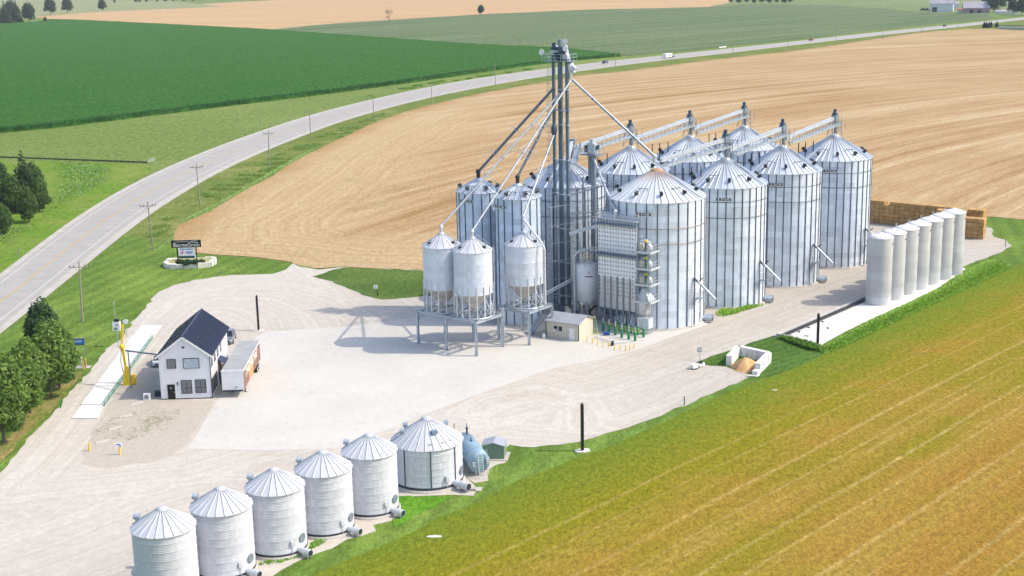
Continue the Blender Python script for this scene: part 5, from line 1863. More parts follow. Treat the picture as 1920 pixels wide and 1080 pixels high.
GREYGL = M('grey_glass', (.16, .18, .19), .15, 0, .2, 1)
window(1.15, 4.65, 1.3, 1.4, 0, GREYGL)
window(3.45, 4.6, 2.3, 1.5, 0, GLASSL)
window(2.95, .85, 1.55, 2.0, 1, GREYGL)
window(4.95, .9, 1.55, 2.0, 1, GREYGL)
dr = inst('door', MB().box((1.5, -.04, 1.15), (1.05, .08, 2.25)).mesh('door', BLACK), t)
MB().box((1.5, -.09, 1.75), (.16, .02, .2)).build('door_glass', GLASSL, dr)
MB().box((1.9, -.1, 1.1), (.06, .06, .14)).build('handle', GALV_L, dr)
MB().box((2.45, -.12, 2.45), (.14, .2, .26)).box((2.52, -.18, 2.2), (.2, .1, .08)).build('wall_lamp', BLACK, t)
MB().box((HWd / 2 + .05, -.12, 7.75), (.34, .14, .22)).build('gable_lamp', DARK, t)
for k in range(4):
    window(.9 + k * 2.6, 4.4, 1.3, 1.6, 0, GREYGL, 'side')
for k in range(3):
    window(.7 + k * 1.55, .5, 1.15, 2.2, 0, GREYGL, 'side')
cn = inst('door_canopy', MB().add([(HWd, 6.1, 3.9), (HWd + 1.7, 6.1, 3.15), (HWd + 1.7, 8.6, 3.15), (HWd, 8.6, 3.9), (HWd, 6.1, 4.02), (HWd + 1.7, 6.1, 3.27), (HWd + 1.7, 8.6, 3.27), (HWd, 8.6, 4.02)], [(3, 2, 1, 0), (4, 5, 6, 7), (0, 1, 5, 4), (1, 2, 6, 5), (2, 3, 7, 6), (3, 0, 4, 7)]).mesh('door_canopy', NAVY), t)
for y in (6.35, 8.35):
    MB().bar((HWd + .05, y, 1.7), (HWd + 1.35, y, 3.15), .14, .14).bar((HWd + .08, y, 1.6), (HWd + .08, y, 3.6), .14, .14).bar((HWd + .1, y, 3.1), (HWd + 1.5, y, 3.1), .14, .14).build('canopy_bracket', BROWNW, cn)
dr = inst('side_door', MB().box((HWd + .03, 7.3, 1.1), (.07, 1.0, 2.1)).mesh('side_door', BLACK), t)
t = thing('air_conditioner', 'pale air conditioner box on the ground left of the house door', 'air conditioner', G(276, 750))
MB().box((0, 0, .5), (.95, .5, .95)).build('case', WHITE, t)
MB().tube((.0, -.27, .52), (.0, -.25, .52), .33, 14).build('grille', GALV_D, t)
t = thing('dark_planter', 'dark square bin against the shaded left wall of the house', 'bin', G(297, 743))
MB().box((0, 0, .4), (.85, .6, .8)).box((0, 0, .83), (.92, .66, .07)).build('tub', DARK, t)

# ------------------------------------------------------------------ semi trailer
t = thing('semi_trailer', 'parked white box trailer with worn orange lettering panels on its side', 'trailer', Vector((-41.85, 188.6, 0)), radians(1.6))
TW_, TLn, T0, T1 = 3.1, 16.0, 1.15, 4.05
TRW = M('trailer_white', (.72, .73, .75), .5, 0, .06, 1)
MB().box((TW_ / 2, TLn / 2, (T0 + T1) / 2), (TW_, TLn, T1 - T0)).build('box_body', TRW, t)
MB().box((TW_ / 2, TLn / 2, T1 + .03), (TW_ + .04, TLn + .04, .06)).build('roof_sheet', M('trailer_roof_grey', (.36, .365, .37), .5, .1, .1, .5), t)
MB().box((TW_ / 2, .04, T1 + .0), (TW_ + .1, .14, .22)).build('front_cap', WHITE, t)
rustp = M('trailer_side_maroon', (.24, .13, .105), .6, 0, .3, 2.5)
orp = M('trailer_side_orange', (.62, .30, .11), .6, 0, .2, 2)
nsp = 13
for k in range(nsp):
    m = orp if 4 <= k <= 6 else rustp
    y0 = .1 + k * (TLn - .2) / nsp
    MB().box((TW_ + .02, y0 + .6, T0 + 1.35), (.04, 1.18, 2.55)).build('side_panel', m, t)
mb = MB()
for k in range(10):
    y = 2.2 + k * 1.15
    hh = 1.25
    w = .5
    if k % 3 == 0:
        mb.box((TW_ + .05, y, T0 + 1.9), (.02, .22, hh)).box((TW_ + .05, y + .45, T0 + 2.4), (.02, .6, .26))
    elif k % 3 == 1:
        mb.box((TW_ + .05, y, T0 + 1.9), (.02, .22, hh)).box((TW_ + .05, y + .6, T0 + 1.9), (.02, .2, hh)).box((TW_ + .05, y + .3, T0 + 1.9), (.02, .5, .24))
    else:
        mb.box((TW_ + .05, y + .3, T0 + 1.9), (.02, .8, .9))
mb.build('side_lettering', M('faded_white_print', (.72, .70, .66), .6, 0, .2, 3), t)
MB().box((TW_ / 2, .0, T0 - .06), (TW_ - .2, .2, .2)).bar((.3, .5, T0 - .1), (.3, TLn - .5, T0 - .1), .15, .25).bar((TW_ - .3, .5, T0 - .1), (TW_ - .3, TLn - .5, T0 - .1), .15, .25).build('chassis', DARK, t)
for x in (.9, TW_ - .3):
    MB().bar((x, 2.6, .05), (x, 2.6, T0), .16, .16).box((x, 2.6, .05), (.35, .35, .08)).build('landing_leg', DARK, t)
MB().box((2.0, -.02, T0 + .45), (.14, .05, .22)).build('hitch_box', DARK, t)
for y in (12.6, 13.9):
    for x in (.35, TW_ - .28):
        w_ = inst('wheel', MB().tube((x - .28, y, .52), (x + .28, y, .52), .52, 18).mesh('wheel', RUBBER), t)
        MB().tube((x - .29, y, .52), (x + .29, y, .52), .27, 12).build('rim', GALV_L, w_)
MB().box((TW_ / 2, TLn + .02, T0 + 1.4), (TW_ - .1, .04, 2.5)).build('rear_door', TRW, t)


# ------------------------------------------------------------------ vehicles
def car_paint(name, col):
    return M(name, col, .25, .2, .04, 1)


def vehicle(name, lab, cat, loc, rz, paint, L=4.6, Wv=1.85, Hb=.95, Ht=1.55, cab=(.22, .82), bed=False, group=None):
    """front of the vehicle looks along local -y"""
    t = thing(name, lab, cat, loc, rz, group)
    zb = .32
    # body: loft of cross sections along y
    secs = [(0, .72, zb + .12, Hb * .78), (.12, .92, zb, Hb * .86), (.30 * L, 1.0, zb - .02, Hb), (.80 * L, 1.0, zb - .02, Hb * 1.02), (L - .15, .95, zb, Hb * 1.0), (L, .82, zb + .12, Hb * .9)]
    vs, fs = [], []
    for y, k, z0, z1 in secs:
        w = Wv / 2 * k
        vs += [(-w * .94, y, z0), (w * .94, y, z0), (w, y, (z0 + z1) / 2), (w * .92, y, z1), (-w * .92, y, z1), (-w, y, (z0 + z1) / 2)]
    n = 6
    for s in range(len(secs) - 1):
        for i in range(n):
            j = (i + 1) % n
            fs.append((s * n + i, (s + 1) * n + i, (s + 1) * n + j, s * n + j))
    fs.append(tuple(range(n)))
    fs.append(tuple(range((len(secs) - 1) * n, len(secs) * n))[::-1])
    MB().add(vs, [f[::-1] for f in fs]).build('body', paint, t)
    y0, y1 = cab[0] * L, cab[1] * L
    wb_, wt = Wv / 2 * .90, Wv / 2 * .74
    rk = .62 if not bed else .55
    C = [(-wb_, y0, Hb - .02), (wb_, y0, Hb - .02), (wb_, y1, Hb - .02), (-wb_, y1, Hb - .02), (-wt, y0 + rk, Ht), (wt, y0 + rk, Ht), (wt, y1 - .32, Ht), (-wt, y1 - .32, Ht)]
    MB().add(C, [(0, 1, 5, 4), (1, 2, 6, 5), (2, 3, 7, 6), (3, 0, 4, 7)]).build('windows', GLASS, t)
    MB().add([C[4], C[5], C[6], C[7]] + [(x * .97, y, z + .05) for x, y, z in C[4:]], [(4, 5, 6, 7), (0, 1, 5, 4), (1, 2, 6, 5), (2, 3, 7, 6), (3, 0, 4, 7)]).build('roof', paint, t)
    mb = MB()
    for a, b in ((0, 4), (1, 5), (2, 6), (3, 7)):
        mb.bar(C[a], C[b], .09, .09)
    for s in (0, 1):
        m0 = Vector(C[s and 1 or 0]).lerp(Vector(C[s and 2 or 3]), .5)
        m1 = Vector(C[s and 5 or 4]).lerp(Vector(C[s and 6 or 7]), .5)
        mb.bar(m0, m1, .08, .08)
    mb.build('pillars', paint, t)
    if bed:
        MB().box((0, cab[1] * L + (L - cab[1] * L) / 2 - .05, Hb + .015), (Wv * .72, L - cab[1] * L - .35, .04)).build('load_bed', DARK, t)
    for y in (.19 * L, .80 * L):
        for s in (-1, 1):
            x = s * (Wv / 2 - .1)
            w_ = inst('wheel', MB().tube((x - .12, y, .36), (x + .12, y, .36), .36, 14).mesh('wheel', RUBBER), t)
            MB().tube((x - .13, y, .36), (x + .13, y, .36), .21, 10).build('rim', GALV_L, w_)
    for s in (-1, 1):
        MB().box((s * Wv * .34, .06, Hb * .70), (.36, .14, .16)).build('headlight', WHITE, t)
        MB().box((s * Wv * .38, L - .05, Hb * .80), (.22, .1, .2)).build('tail_light', M('tail_lamp_red', (.35, .02, .02), .3) if 'tail_lamp_red' not in bpy.data.materials else bpy.data.materials['tail_lamp_red'], t)
        MB().box((s * (Wv / 2 + .08), y0 + .35, Hb + .12), (.2, .1, .14)).build('mirror', paint, t)
    MB().box((0, .015, Hb * .58), (Wv * .46, .06, .24)).build('grille', BLACK, t)
    return t


vehicle('pickup_truck', 'grey pickup truck parked behind the house', 'pickup', G(425, 648), radians(4), car_paint('paint_grey', (.22, .25, .30)), 5.6, 2.05, 1.15, 1.95, (.26, .66), True)
vehicle('parked_car', 'white car peeping out from behind the left wall of the house', 'car', G(296, 690), radians(8), car_paint('paint_white', (.75, .75, .75)), 4.5, 1.8)


def road_point(px, py, side):
    """point of a lane nearest the photo position and the heading of the road"""
    q = G(px, py).xy
    i = min(range(NR), key=lambda k: (CEN[k] - q).length)
    c = CEN[i] + NOR[i] * WID[i] * side
    d = CEN[min(NR - 1, i + 1)] - CEN[max(0, i - 1)]
    return Vector((c.x, c.y, .03)), atan2(d.y, d.x)


for px, py, side, lab, col, rev in ((1152, 119, .17, 'dark blue car driving on the highway behind the elevator', (.04, .09, .25), 0), (1525, 76, .17, 'red car driving along the far highway', (.35, .05, .05), 0), (1774, 49, .17, 'dark car far off on the highway near the barns', (.05, .06, .08), 0)):
    q, h = road_point(px, py, side)
    vehicle('highway_car', lab, 'car', q, h - pi / 2 + (pi if not rev else 0), car_paint('paint_' + lab.split()[0] + str(px), col), 4.7, 1.9, group='cars on the highway')
q, h = road_point(1262, 107, -.17)
vehicle('highway_pickup', 'dark pickup towing the white caravan on the highway', 'pickup', q, h + pi / 2, car_paint('paint_dark', (.08, .10, .14)), 5.8, 2.0, 1.15, 1.95, (.26, .66), True)
q, h = road_point(1246, 109, -.17)
t = thing('caravan', 'white caravan towed along the highway', 'caravan', q, h - pi / 2)
prof = [(-3.6, .5), (3.2, .5), (3.7, 1.3), (3.5, 2.6), (3.0, 3.0), (-3.2, 3.0), (-3.6, 2.6)]
MB().extr(prof, -1.2, 1.2).build('body', WHITE, t)
for s in (-1, 1):
    MB().box((s * 1.21, .5, 1.9), (.03, 1.6, .7)).box((s * 1.21, -2.0, 1.9), (.03, .9, .6)).build('window', GLASS, t)
    w_ = inst('wheel', MB().tube((s * 1.0, 0, .36), (s * 1.22, 0, .36), .36, 12).mesh('wheel', RUBBER), t)
MB().box((0, 4.3, .5), (.2, 1.6, .12)).build('tow_bar', DARK, t)
q = G(1355, 90)
t = thing('guard_rail', 'short white guard rail beside the far highway', 'guard rail', q, radians(48))
MB().box((0, 0, .7), (9, .25, .7)).build('rail', WHITE, t)
for x in (-4, -2, 0, 2, 4):
    MB().box((x, .1, .4), (.2, .2, .8)).build('post', WOOD, t)

# ------------------------------------------------------------------ truck scale and grain probe
sl0, sl1, sr0, sr1 = G(152, 762), G(246, 636), G(193, 762), G(284, 636)
t = thing('truck_scale', 'long white truck scale deck with green side rail by the house', 'truck scale', sl0)
ns = 4
for k in range(ns):
    a, b, c, d = sl0.lerp(sl1, k / ns), sr0.lerp(sr1, k / ns), sr0.lerp(sr1, (k + .992) / ns), sl0.lerp(sl1, (k + .992) / ns)
    MB(sl0).prism([(a.x, a.y), (b.x, b.y), (c.x, c.y), (d.x, d.y)], .05, .34).build('deck_slab', CONC_W, t)
for p0, p1, s in ((sr0, sr1, .22),):
    off = Vector((s, 0, 0))
    mb = MB(sl0)
    mb.bar(p0 + off + Vector((0, 0, .28)), p1 + off + Vector((0, 0, .28)), .12, .2)
    mb.bar(p0 + off + Vector((0, 0, .75)), p1 + off + Vector((0, 0, .75)), .10, .10)
    mb.build('side_rail', TEAL, t)
    for k in range(13):
        q = p0.lerp(p1, k / 12) + off
        MB(sl0).bar(q, q + Vector((0, 0, .75)), .08, .08).build('rail_post', TEAL, t)
for a, b, c, d in ((G(135, 786), G(183, 786), sr0, sl0), (sl1, sr1, G(303, 612), G(266, 612))):
    MB(sl0).prism([(a.x, a.y), (b.x, b.y), (c.x, c.y), (d.x, d.y)], .045, .2).build('approach_slab', CONC_W, t)
q = G(240, 722)
t = thing('grain_probe', 'yellow grain sampling probe with a tall jointed arm beside the truck scale', 'grain probe', q)
MB().add([(-.7, -.35, 0), (.7, -.35, 0), (.7, .35, 0), (-.7, .35, 0), (-.25, -.2, 2.9), (.35, -.2, 2.9), (.35, .2, 2.9), (-.25, .2, 2.9)], [(3, 2, 1, 0), (4, 5, 6, 7), (0, 1, 5, 4), (1, 2, 6, 5), (2, 3, 7, 6), (3, 0, 4, 7)]).build('pedestal', YELLOW, t)
MB().bar((-.1, 0, 2.8), (-.35, 0, 6.0), .34, .34).build('lower_arm', YELLOW, t)
MB().bar((-.35, .1, 5.8), (-.25, .8, 9.2), .2, .2).bar((-.6, .1, 5.8), (-.5, .8, 9.0), .08, .08).build('upper_arm', YELLOW, t)
MB().sphere((-.4, 0, 5.9), .42, 10, 6).build('joint', YELLOW, t)
MB().box((.95, .1, .9), (.5, .5, 1.5)).build('pump_box', YELLOW, t)
MB().path([(-.45, -.2, 2.0), (-.75, -.1, 3.6), (-.5, -.1, 5.6)], .05, 6).build('hose', BLACK, t)
q2 = G(246, 728)
t = thing('sample_tube_frame', 'dark pipe frame running from the yellow probe to the house wall', 'pipe', q2)
MB(q2).bar(q2, q2 + Vector((0, 0, 5.9)), .16, .16).build('post', GALV_D, t)
MB(q2).bar(q2 + Vector((-.4, 0, 5.8)), Vector((-50.4, 190.0, 6.2)), .2, .2).build('tube', GALV_D, t)
# antenna box and dish on posts
q = G(222, 650)
t = thing('display_sign', 'white weight display box on a post beside the truck scale', 'sign', q)
MB().bar((0, 0, 0), (0, 0, 3.2), .12, .12).build('post', GALV, t)
MB().box((0, 0, 3.5), (1.25, .5, 1.5)).build('box', WHITE, t)
MB().box((-.1, -.26, 3.1), (.6, .03, .4)).box((.15, -.26, 3.75), (.4, .03, .25)).build('display', GALV_D, t)
MB().box((.1, 0, 4.5), (.8, .5, .4)).build('top_lamp', DARK, t)
MB().bar((-.1, .1, 4.4), (-.15, .1, 7.4), .05, .05).sphere((-.15, .1, 7.4), .12, 8, 5).build('aerial', GALV_L, t)
q = G(238, 632)
t = thing('convex_mirror', 'round white mirror on a thin post at the scale exit', 'mirror', q)
MB().bar((0, 0, 0), (0, 0, 2.6), .07, .07).build('post', GALV_D, t)
MB().tube((0, -.05, 2.7), (0, .03, 2.7), .45, 18).build('disc', WHITE, t)
# gas service with blue sign
q = G(145, 668)
t = thing('blue_sign', 'blue notice board on two timber posts by the gas pipes', 'sign', q, radians(4))
for x in (-1.35, 1.35):
    MB().box((x, 0, 1.5), (.14, .14, 3.0)).build('post', BROWNW if 0 else WOOD, t)
MB().box((0, 0, 2.95), (3.0, .2, .12)).build('top_rail', WOOD, t)
bo = inst('board', MB().box((0, -.02, 2.35), (2.6, .06, 1.0)).mesh('board', BLUE), t)
MB().box((.25, -.06, 2.52), (1.5, .02, .16)).box((.2, -.06, 2.30), (1.3, .02, .05)).box((-.95, -.06, 2.5), (.5, .02, .2)).build('print', M('sign_print_pale', (.45, .60, .80), .6), bo)
MB().box((0, -.055, 1.93), (2.5, .02, .1)).build('lower_edge', DARK, bo)
q = G(148, 689)
t = thing('gas_meter', 'pale gas pipes and meter below the blue notice board', 'gas meter', q)
MB().path([(.5, 0, 0), (.5, 0, 1.1), (-.4, 0, 1.1), (-.4, 0, 0)], .09, 8).tube((.3, 0, 1.1), (.3, 0, 2.0), .08, 8).sphere((.4, 0, 1.5), .25, 10, 6).build('pipework', CONC_L, t)
MB().box((-.55, 0, .75), (.4, .35, .7)).build('meter', GALV_D, t)
MB().box((0, .1, .03), (3.6, 1.5, .08)).build('gravel_bed', CONC, t)
gl = ['orange guard post left of the gas meter, front one', 'orange guard post left of the gas meter, rear one', 'orange guard post right of the gas meter, front one', 'orange guard post right of the gas meter, rear one']
for k, (x, y) in enumerate([(125, 694), (130, 688), (157.5, 693), (161.5, 687)]):
    o = inst('guard_post', cached('gp', lambda: MB().tube((0, 0, 0), (0, 0, 1.25), .1, 10).sphere((0, 0, 1.25), .1, 8, 4).mesh('guard_post', M('orange_post', (.75, .38, .06), .5))), None, G(x, y), 0, gl[k], 'post', 'orange posts round the gas meter')
q = G(118, 630)
t = thing('grey_pedestal', 'grey utility pedestal standing in the lawn above the trees', 'pedestal', q)
MB().box((0, 0, .75), (.45, .4, 1.5)).box((0, 0, 1.55), (.5, .45, .1)).build('cabinet', GALV_D, t)
MB().box((.3, 0, .04), (1.0, .9, .08)).build('pad', CONC, t)
# wheel stops, yellow posts, small sign
for k, (x, y) in enumerate([(256, 757), (236, 781), (216, 804), (192, 829)]):
    lab = ('white wheel stop nearest the house', 'white wheel stop, second from the house', 'white wheel stop, third from the house', 'white wheel stop farthest from the house')[k]
    o = inst('wheel_stop', cached('ws', lambda: MB().extr([(-.12, 0), (.12, 0), (.09, .2), (-.09, .2)], -.95, .95).mesh('wheel_stop', CONC_L)), None, G(x, y), radians(40), lab, 'wheel stop', 'wheel stops of the parking bay')
t = thing('yellow_post', 'plain yellow post at the edge of the parking bay', 'post', G(168, 846))
MB().tube((0, 0, 0), (0, 0, 1.15), .12, 10).build('post', YELLOW, t)
t = thing('parking_sign', 'small blue and white sign on a yellow post in the parking bay', 'sign', G(225, 853))
MB().tube((0, 0, 0), (0, 0, 1.0), .11, 10).build('post', YELLOW, t)
MB().box((-.05, 0, 1.35), (.85, .08, .55), .25).build('plate', WHITE, t)
MB().box((-.1, -.06, 1.45), (.55, .03, .12), .25).box((.1, -.04, 1.22), (.3, .03, .16), .25).build('print', NAVYT, t)
# ------------------------------------------------------------------ company sign in its stone bed
q = G(352, 496)
t = thing('company_sign', 'black and white company sign standing in the stone edged bed', 'sign', q, radians(3))
for x in (-1.95, 1.95):
    MB().box((x, 0, 2.1), (.22, .22, 4.2)).build('post', BLACK, t)
bo = inst('name_board', MB().box((0, -.05, 4.45), (6.1, .35, 1.5)).mesh('name_board', BLACK), t)
text('8acresGrain', 1.12, WHITE, bo, (.05, -.25, 4.22), (pi / 2, 0, 0))
mb = MB()
pts = [Vector((-2.6 + 5.2 * i / 16, -.25, 4.78 + .17 * sin(pi * 1.3 * i / 16) - .0)) for i in range(17)]
mb.path(pts, .035, 4)
mb.build('swoosh', GALV_L, bo)
MB().box((1.7, -.245, 5.02), (1.3, .03, .12)).build('small_print', GALV_L, bo)
pb_ = inst('message_board', MB().box((0, -.03, 2.75), (3.3, .3, 1.7)).mesh('message_board', M('lit_panel_white', (.80, .82, .86), .4)), t)
MB().box((-.75, -.2, 3.3), (1.1, .02, .17)).box((.65, -.2, 3.3), (1.3, .02, .17)).box((.5, -.2, 2.72), (1.5, .02, .2)).box((.6, -.2, 2.45), (1.2, .02, .1)).build('message_print', NAVYT, pb_)
MB().box((-1.0, -.2, 2.5), (.5, .02, .4)).box((-.75, -.2, 2.85), (.35, .02, .25)).build('logo_print', PINK, pb_)
MB().box((0, -.02, 1.65), (3.5, .3, .5)).build('lower_panel', M('deep_teal', (.02, .08, .09), .5), t)
MB().box((1.75, -.3, 1.7), (.25, .2, .7)).build('flag_light', WHITE, t)
srnd = random.Random(9)
t = thing('stone_bed', 'raised planting bed edged with pale limestone blocks under the company sign', 'planter', G(355, 499))
loop = [G(310, 500), G(320, 492.5), G(352, 490.5), G(385, 489.5), G(401, 489), G(402.5, 494), G(394, 500), G(370, 502.5), G(345, 503.5), G(318, 504)]
o0 = G(355, 499)
ln_ = straight([p.xy for p in loop], 1.4, 0)
for k in range(len(ln_)):
    a, b = ln_[k], ln_[(k + 1) % len(ln_)]
    d = b - a
    c = (a + b) / 2
    mb = MB(o0)
    h = srnd.uniform(.8, 1.05)
    mb.box((c.x, c.y, h / 2), (d.length * srnd.uniform(.9, .97), srnd.uniform(.8, 1.0), h), atan2(d.y, d.x))
    mb.v = [(x + srnd.uniform(-.06, .06), y + srnd.uniform(-.06, .06), z + (srnd.uniform(-.08, .08) if z > .3 else 0)) for x, y, z in mb.v]
    mb.build('stone', STONE, t)
MB(o0).prism([(p.x, p.y) for p in loop[::-1]], .0, .84).build('soil', SOIL, t)


def leaf_mesh(name, lobes, n, size, seed, mats, flat=.35, shell=.55):
    r = random.Random(seed)
    mb = MB()
    tot = [a[3] * a[4] * a[5] for a in lobes]
    sm = sum(tot)
    for _ in range(n):
        u = r.random() * sm
        k = 0
        while u > tot[k] and k < len(lobes) - 1:
            u -= tot[k]
            k += 1
        cx, cy, cz, rx, ry, rz_ = lobes[k]
        d = Vector((r.gauss(0, 1), r.gauss(0, 1), r.gauss(0, 1))).normalized()
        q = shell + (1 - shell) * r.random() ** .6
        c = Vector((cx + d.x * rx * q, cy + d.y * ry * q, cz + d.z * rz_ * q))
        nn = (d + Vector((r.gauss(0, .7), r.gauss(0, .7), r.gauss(0, .7))) + Vector((0, 0, flat))).normalized()
        a = nn.orthogonal().normalized()
        a = Matrix.Rotation(r.uniform(0, 6.28), 3, nn) @ a
        b = nn.cross(a)
        s = size * r.uniform(.6, 1.35)
        mb.add([c - a * s, c + b * s * .55 - nn * s * .12, c + a * s, c - b * s * .55 - nn * s * .12], [(0, 1, 2, 3)], r.randrange(len(mats)))
    return mb.mesh(name, mats)


def leafm(name, c, rough=.6):
    g = NG(name)
    r_ = g.noise(g.coord(), 1.7, 2)
    g.b.inputs['Specular IOR Level'].default_value = .35
    col = g.mul(tuple(c) + (1,), g.rng(r_, .3, .7, .8, 1.2))
    g.fin(col, rough)
    tr = g.n('BsdfTranslucent', {0: g.mul(col, 1.5)})
    mx = g.n('MixShader', {0: .42, 1: g.b.outputs[0], 2: tr.outputs[0]})
    g.t.links.new(mx.outputs[0], g.t.nodes['Material Output'].inputs['Surface'])
    return g.m


GL = [leafm('leaf_mid', (.13, .22, .035)), leafm('leaf_deep', (.07, .135, .025)), leafm('leaf_light', (.20, .31, .06))]
GD = [leafm('spruce_mid', (.038, .09, .04)), leafm('spruce_deep', (.024, .062, .032)), leafm('spruce_light', (.055, .115, .045))]
GBL = [leafm('far_leaf', (.030, .075, .035)), leafm('far_leaf_deep', (.022, .055, .030))]
GBR = [leafm('bright_leaf', (.26, .47, .05)), leafm('bright_leaf_deep', (.17, .36, .04)), leafm('bright_leaf_yellow', (.36, .50, .07))]
BARK = M('bark', (.13, .10, .075), .9, 0, .3, 4)
WFL = leafm('white_flower', (.60, .62, .50))
# shrubs in the sign bed
shrub_me = leaf_mesh('foliage', [(0, 0, .55, .9, .7, .6), (.5, .1, .45, .6, .6, .5), (-.5, .1, .5, .6, .6, .5)], 420, .17, 5, GD)
for k, (x, y, s, lab) in enumerate([(338, 495, 1.0, 'dark shrub left of centre under the company sign'), (352, 496.5, 1.15, 'dark shrub in the middle of the stone bed'), (367, 495, 1.0, 'dark shrub right of centre under the company sign'), (378, 493, .8, 'small dark shrub at the right post of the company sign')]):
    t = thing('shrub', lab, 'shrub', G(x, y, .82), k, 'shrubs in the stone bed')
    t.scale = (s, s, s * .9)
    inst('foliage', shrub_me, t)
    MB().tube((0, 0, -.05), (0, 0, .5), .06, 6).build('stem', BARK, t)

# ------------------------------------------------------------------ poles
PB = [(155, 604, 'utility pole in the lawn, nearest the camera'), (287, 469, 'utility pole just left of the company sign'), (375, 384, 'utility pole at the bend of the highway, behind the company sign'), (505, 310, 'fourth utility pole along the highway counted from the camera'), (583, 263, 'fifth utility pole along the highway counted from the camera'), (701, 225, 'sixth utility pole along the highway counted from the camera'), (810, 194, 'utility pole at the middle of the dark corn edge'), (929, 160, 'utility pole left of the elevator legs, across from the corn'), (1154, 124, 'utility pole beside the blue car'), (1260, 120, 'utility pole in front of the caravan'), (1374, 106, 'utility pole by the short white guard rail'), (1477, 97, 'utility pole short of the red car'), (1567, 85, 'utility pole just past the red car'), (1655, 75, 'utility pole midway between red car and barns'), (1728, 62, 'utility pole before the dark far car'), (1796, 52, 'utility pole past the dark far car')]
lean = [.03, -.03, -.02, -.03, 0, 0, .01, 0]
pm_ = MB().tube((0, 0, 0), (0, 0, 10.9), .17, 8, .11).mesh('shaft', WOOD)
xm_ = MB().box((0, 0, 9.9), (3.4, .14, .16)).bar((-.8, 0, 9.85), (0, .1, 9.1), .06, .05).bar((.8, 0, 9.85), (0, .1, 9.1), .06, .05).mesh('crossarm', WOOD)
im_ = MB()
for x in (-1.6, -.9, .9, 1.6):
    im_.tube((x, 0, 9.98), (x, 0, 10.28), .07, 6)
im_ = im_.mesh('insulator', DARK)
for k, (x, y, lab) in enumerate(PB):
    q = G(x, y)
    i = min(range(NR), key=lambda j: (CEN[j] - q.xy).length)
    t = thing('utility_pole', lab, 'utility pole', q, atan2(NOR[i].y, NOR[i].x) + (0.5 if k < 6 else 0), 'utility poles along the highway')
    if k < len(lean):
        t.rotation_euler = (0, lean[k], t.rotation_euler.z if k > 2 else .25)
    inst('shaft', pm_, t)
    if k < 5:
        inst('crossarm', xm_, t)
        inst('insulator', im_, t)
for k, (x, y, h, lab) in enumerate([(485, 620, 6.0, 'black timber post on the gravel beyond the pickup'), (1092, 846, 6.1, 'tall black post at the lawn edge below the lane'), (1533, 646, 4.9, 'black post in the tall grass before the white tanks')]):
    t = thing('black_post', lab, 'post', G(x, y), .3, 'black timber posts round the yard')
    MB().box((0, 0, h / 2), (.34, .32, h)).box((0, .0, h + .1), (.2, .34, .25)).build('shaft', BLACK, t)
    MB().prism([(1.0 * cos(a * pi / 4) * (1 + .2 * (a % 2)), .7 * sin(a * pi / 4)) for a in range(8)], 0, .14).build('base_mound', STONE, t)
for k, (x, y, h, m, lab) in enumerate([(1283, 760, 1.3, GREENP, 'short green stake at the edge of the lane'), (1885, 463, 1.7, GALV_D, 'grey marker post at the end of the bale yard'), (708, 556, 1.1, BLACK, 'black stub post beside the white notice'), (415, 513, 1.0, GALV_D, 'thin marker stake at the lawn edge below the company sign'), (487, 236, 2.6, GALV_D, 'pale thin pole in the meadow beside the highway'), (160, 690, 1.1, GREENP, 'short green stake on the driveway verge'), (36, 484, 2.4, GALV_D, 'grey roadside marker at the left edge of the highway'), (114, 765, 1.2, GREENP, 'green stake beneath the front trees')]):
    t = thing('stake', lab, 'stake', G(x, y))
    MB().box((0, 0, h / 2), (.14, .14, h)).build('shaft', m, t)
for x, y, lab in ((705, 555, 'small white notice on a stake in the grass island'), (1312, 676, 'small framed notice on a thin post by the lane')):
    t = thing('small_sign', lab, 'sign', G(x, y))
    MB().bar((0, 0, 0), (0, 0, 1.6), .07, .07).build('post', GALV_D, t)
    MB().box((0, 0, 1.75), (.75, .06, .7), .2).build('plate', WHITE if x < 800 else GALV_D, t)
    MB().box((.05, -.05, 1.75), (.15, .03, .4) if x < 800 else (.6, .03, .5), .2).build('print', GALV_D if x < 800 else CONC_L, t)

# ------------------------------------------------------------------ block bunker with sand
c0, c1, c2, c3 = G(1366, 686), G(1384, 666), G(1441, 679), G(1415, 706)
t = thing('block_bunker', 'three sided bunker of white concrete blocks on the lawn', 'bunker', c1)
blk = 1.15
brn = random.Random(6)
def wall_blocks(p, q, rows):
    d = (q - p)
    n = max(1, round(d.length / 1.7))
    for r in range(rows):
        for k in range(n if r == 0 else n):
            if rows > 1 and r == rows - 1 and k == 0 and (p - c3).length < .1:
                continue
            c = p.lerp(q, (k + .5) / n)
            MB(c1).box((c.x + brn.uniform(-.05, .05), c.y + brn.uniform(-.05, .05), r * .8 + .39), (d.length / n - .05, .85, .77), atan2(d.y, d.x) + brn.uniform(-.02, .02)).build('block', M('bunker_concrete', (.70, .69, .67), .9, 0, .1, 1) if 'bunker_concrete' not in bpy.data.materials else bpy.data.materials['bunker_concrete'], t)
wall_blocks(c0.lerp(c1, .0), c1, 2)
wall_blocks(c1, c2, 2)
wall_blocks(c3, c2, 2)
t = thing('sand_pile', 'heap of orange sand inside the block bunker', 'sand', G(1398, 690))
mb = MB()
nr, na = 8, 22
vs = [(0, 0, 1.6)]
for r in range(1, nr + 1):
    for k in range(na):
        a = 2 * pi * k / na
        f = r / nr
        rr = (2.2 + .35 * sin(3 * a + 1) + .2 * sin(7 * a)) * f
        vs.append((rr * cos(a) * 1.05, rr * sin(a) * 1.1, max(.02, 1.6 * (1 - f ** 1.4) + brn.uniform(-.1, .1) * (1 - f))))
fs = [(0, 1 + k, 1 + (k + 1) % na) for k in range(na)]
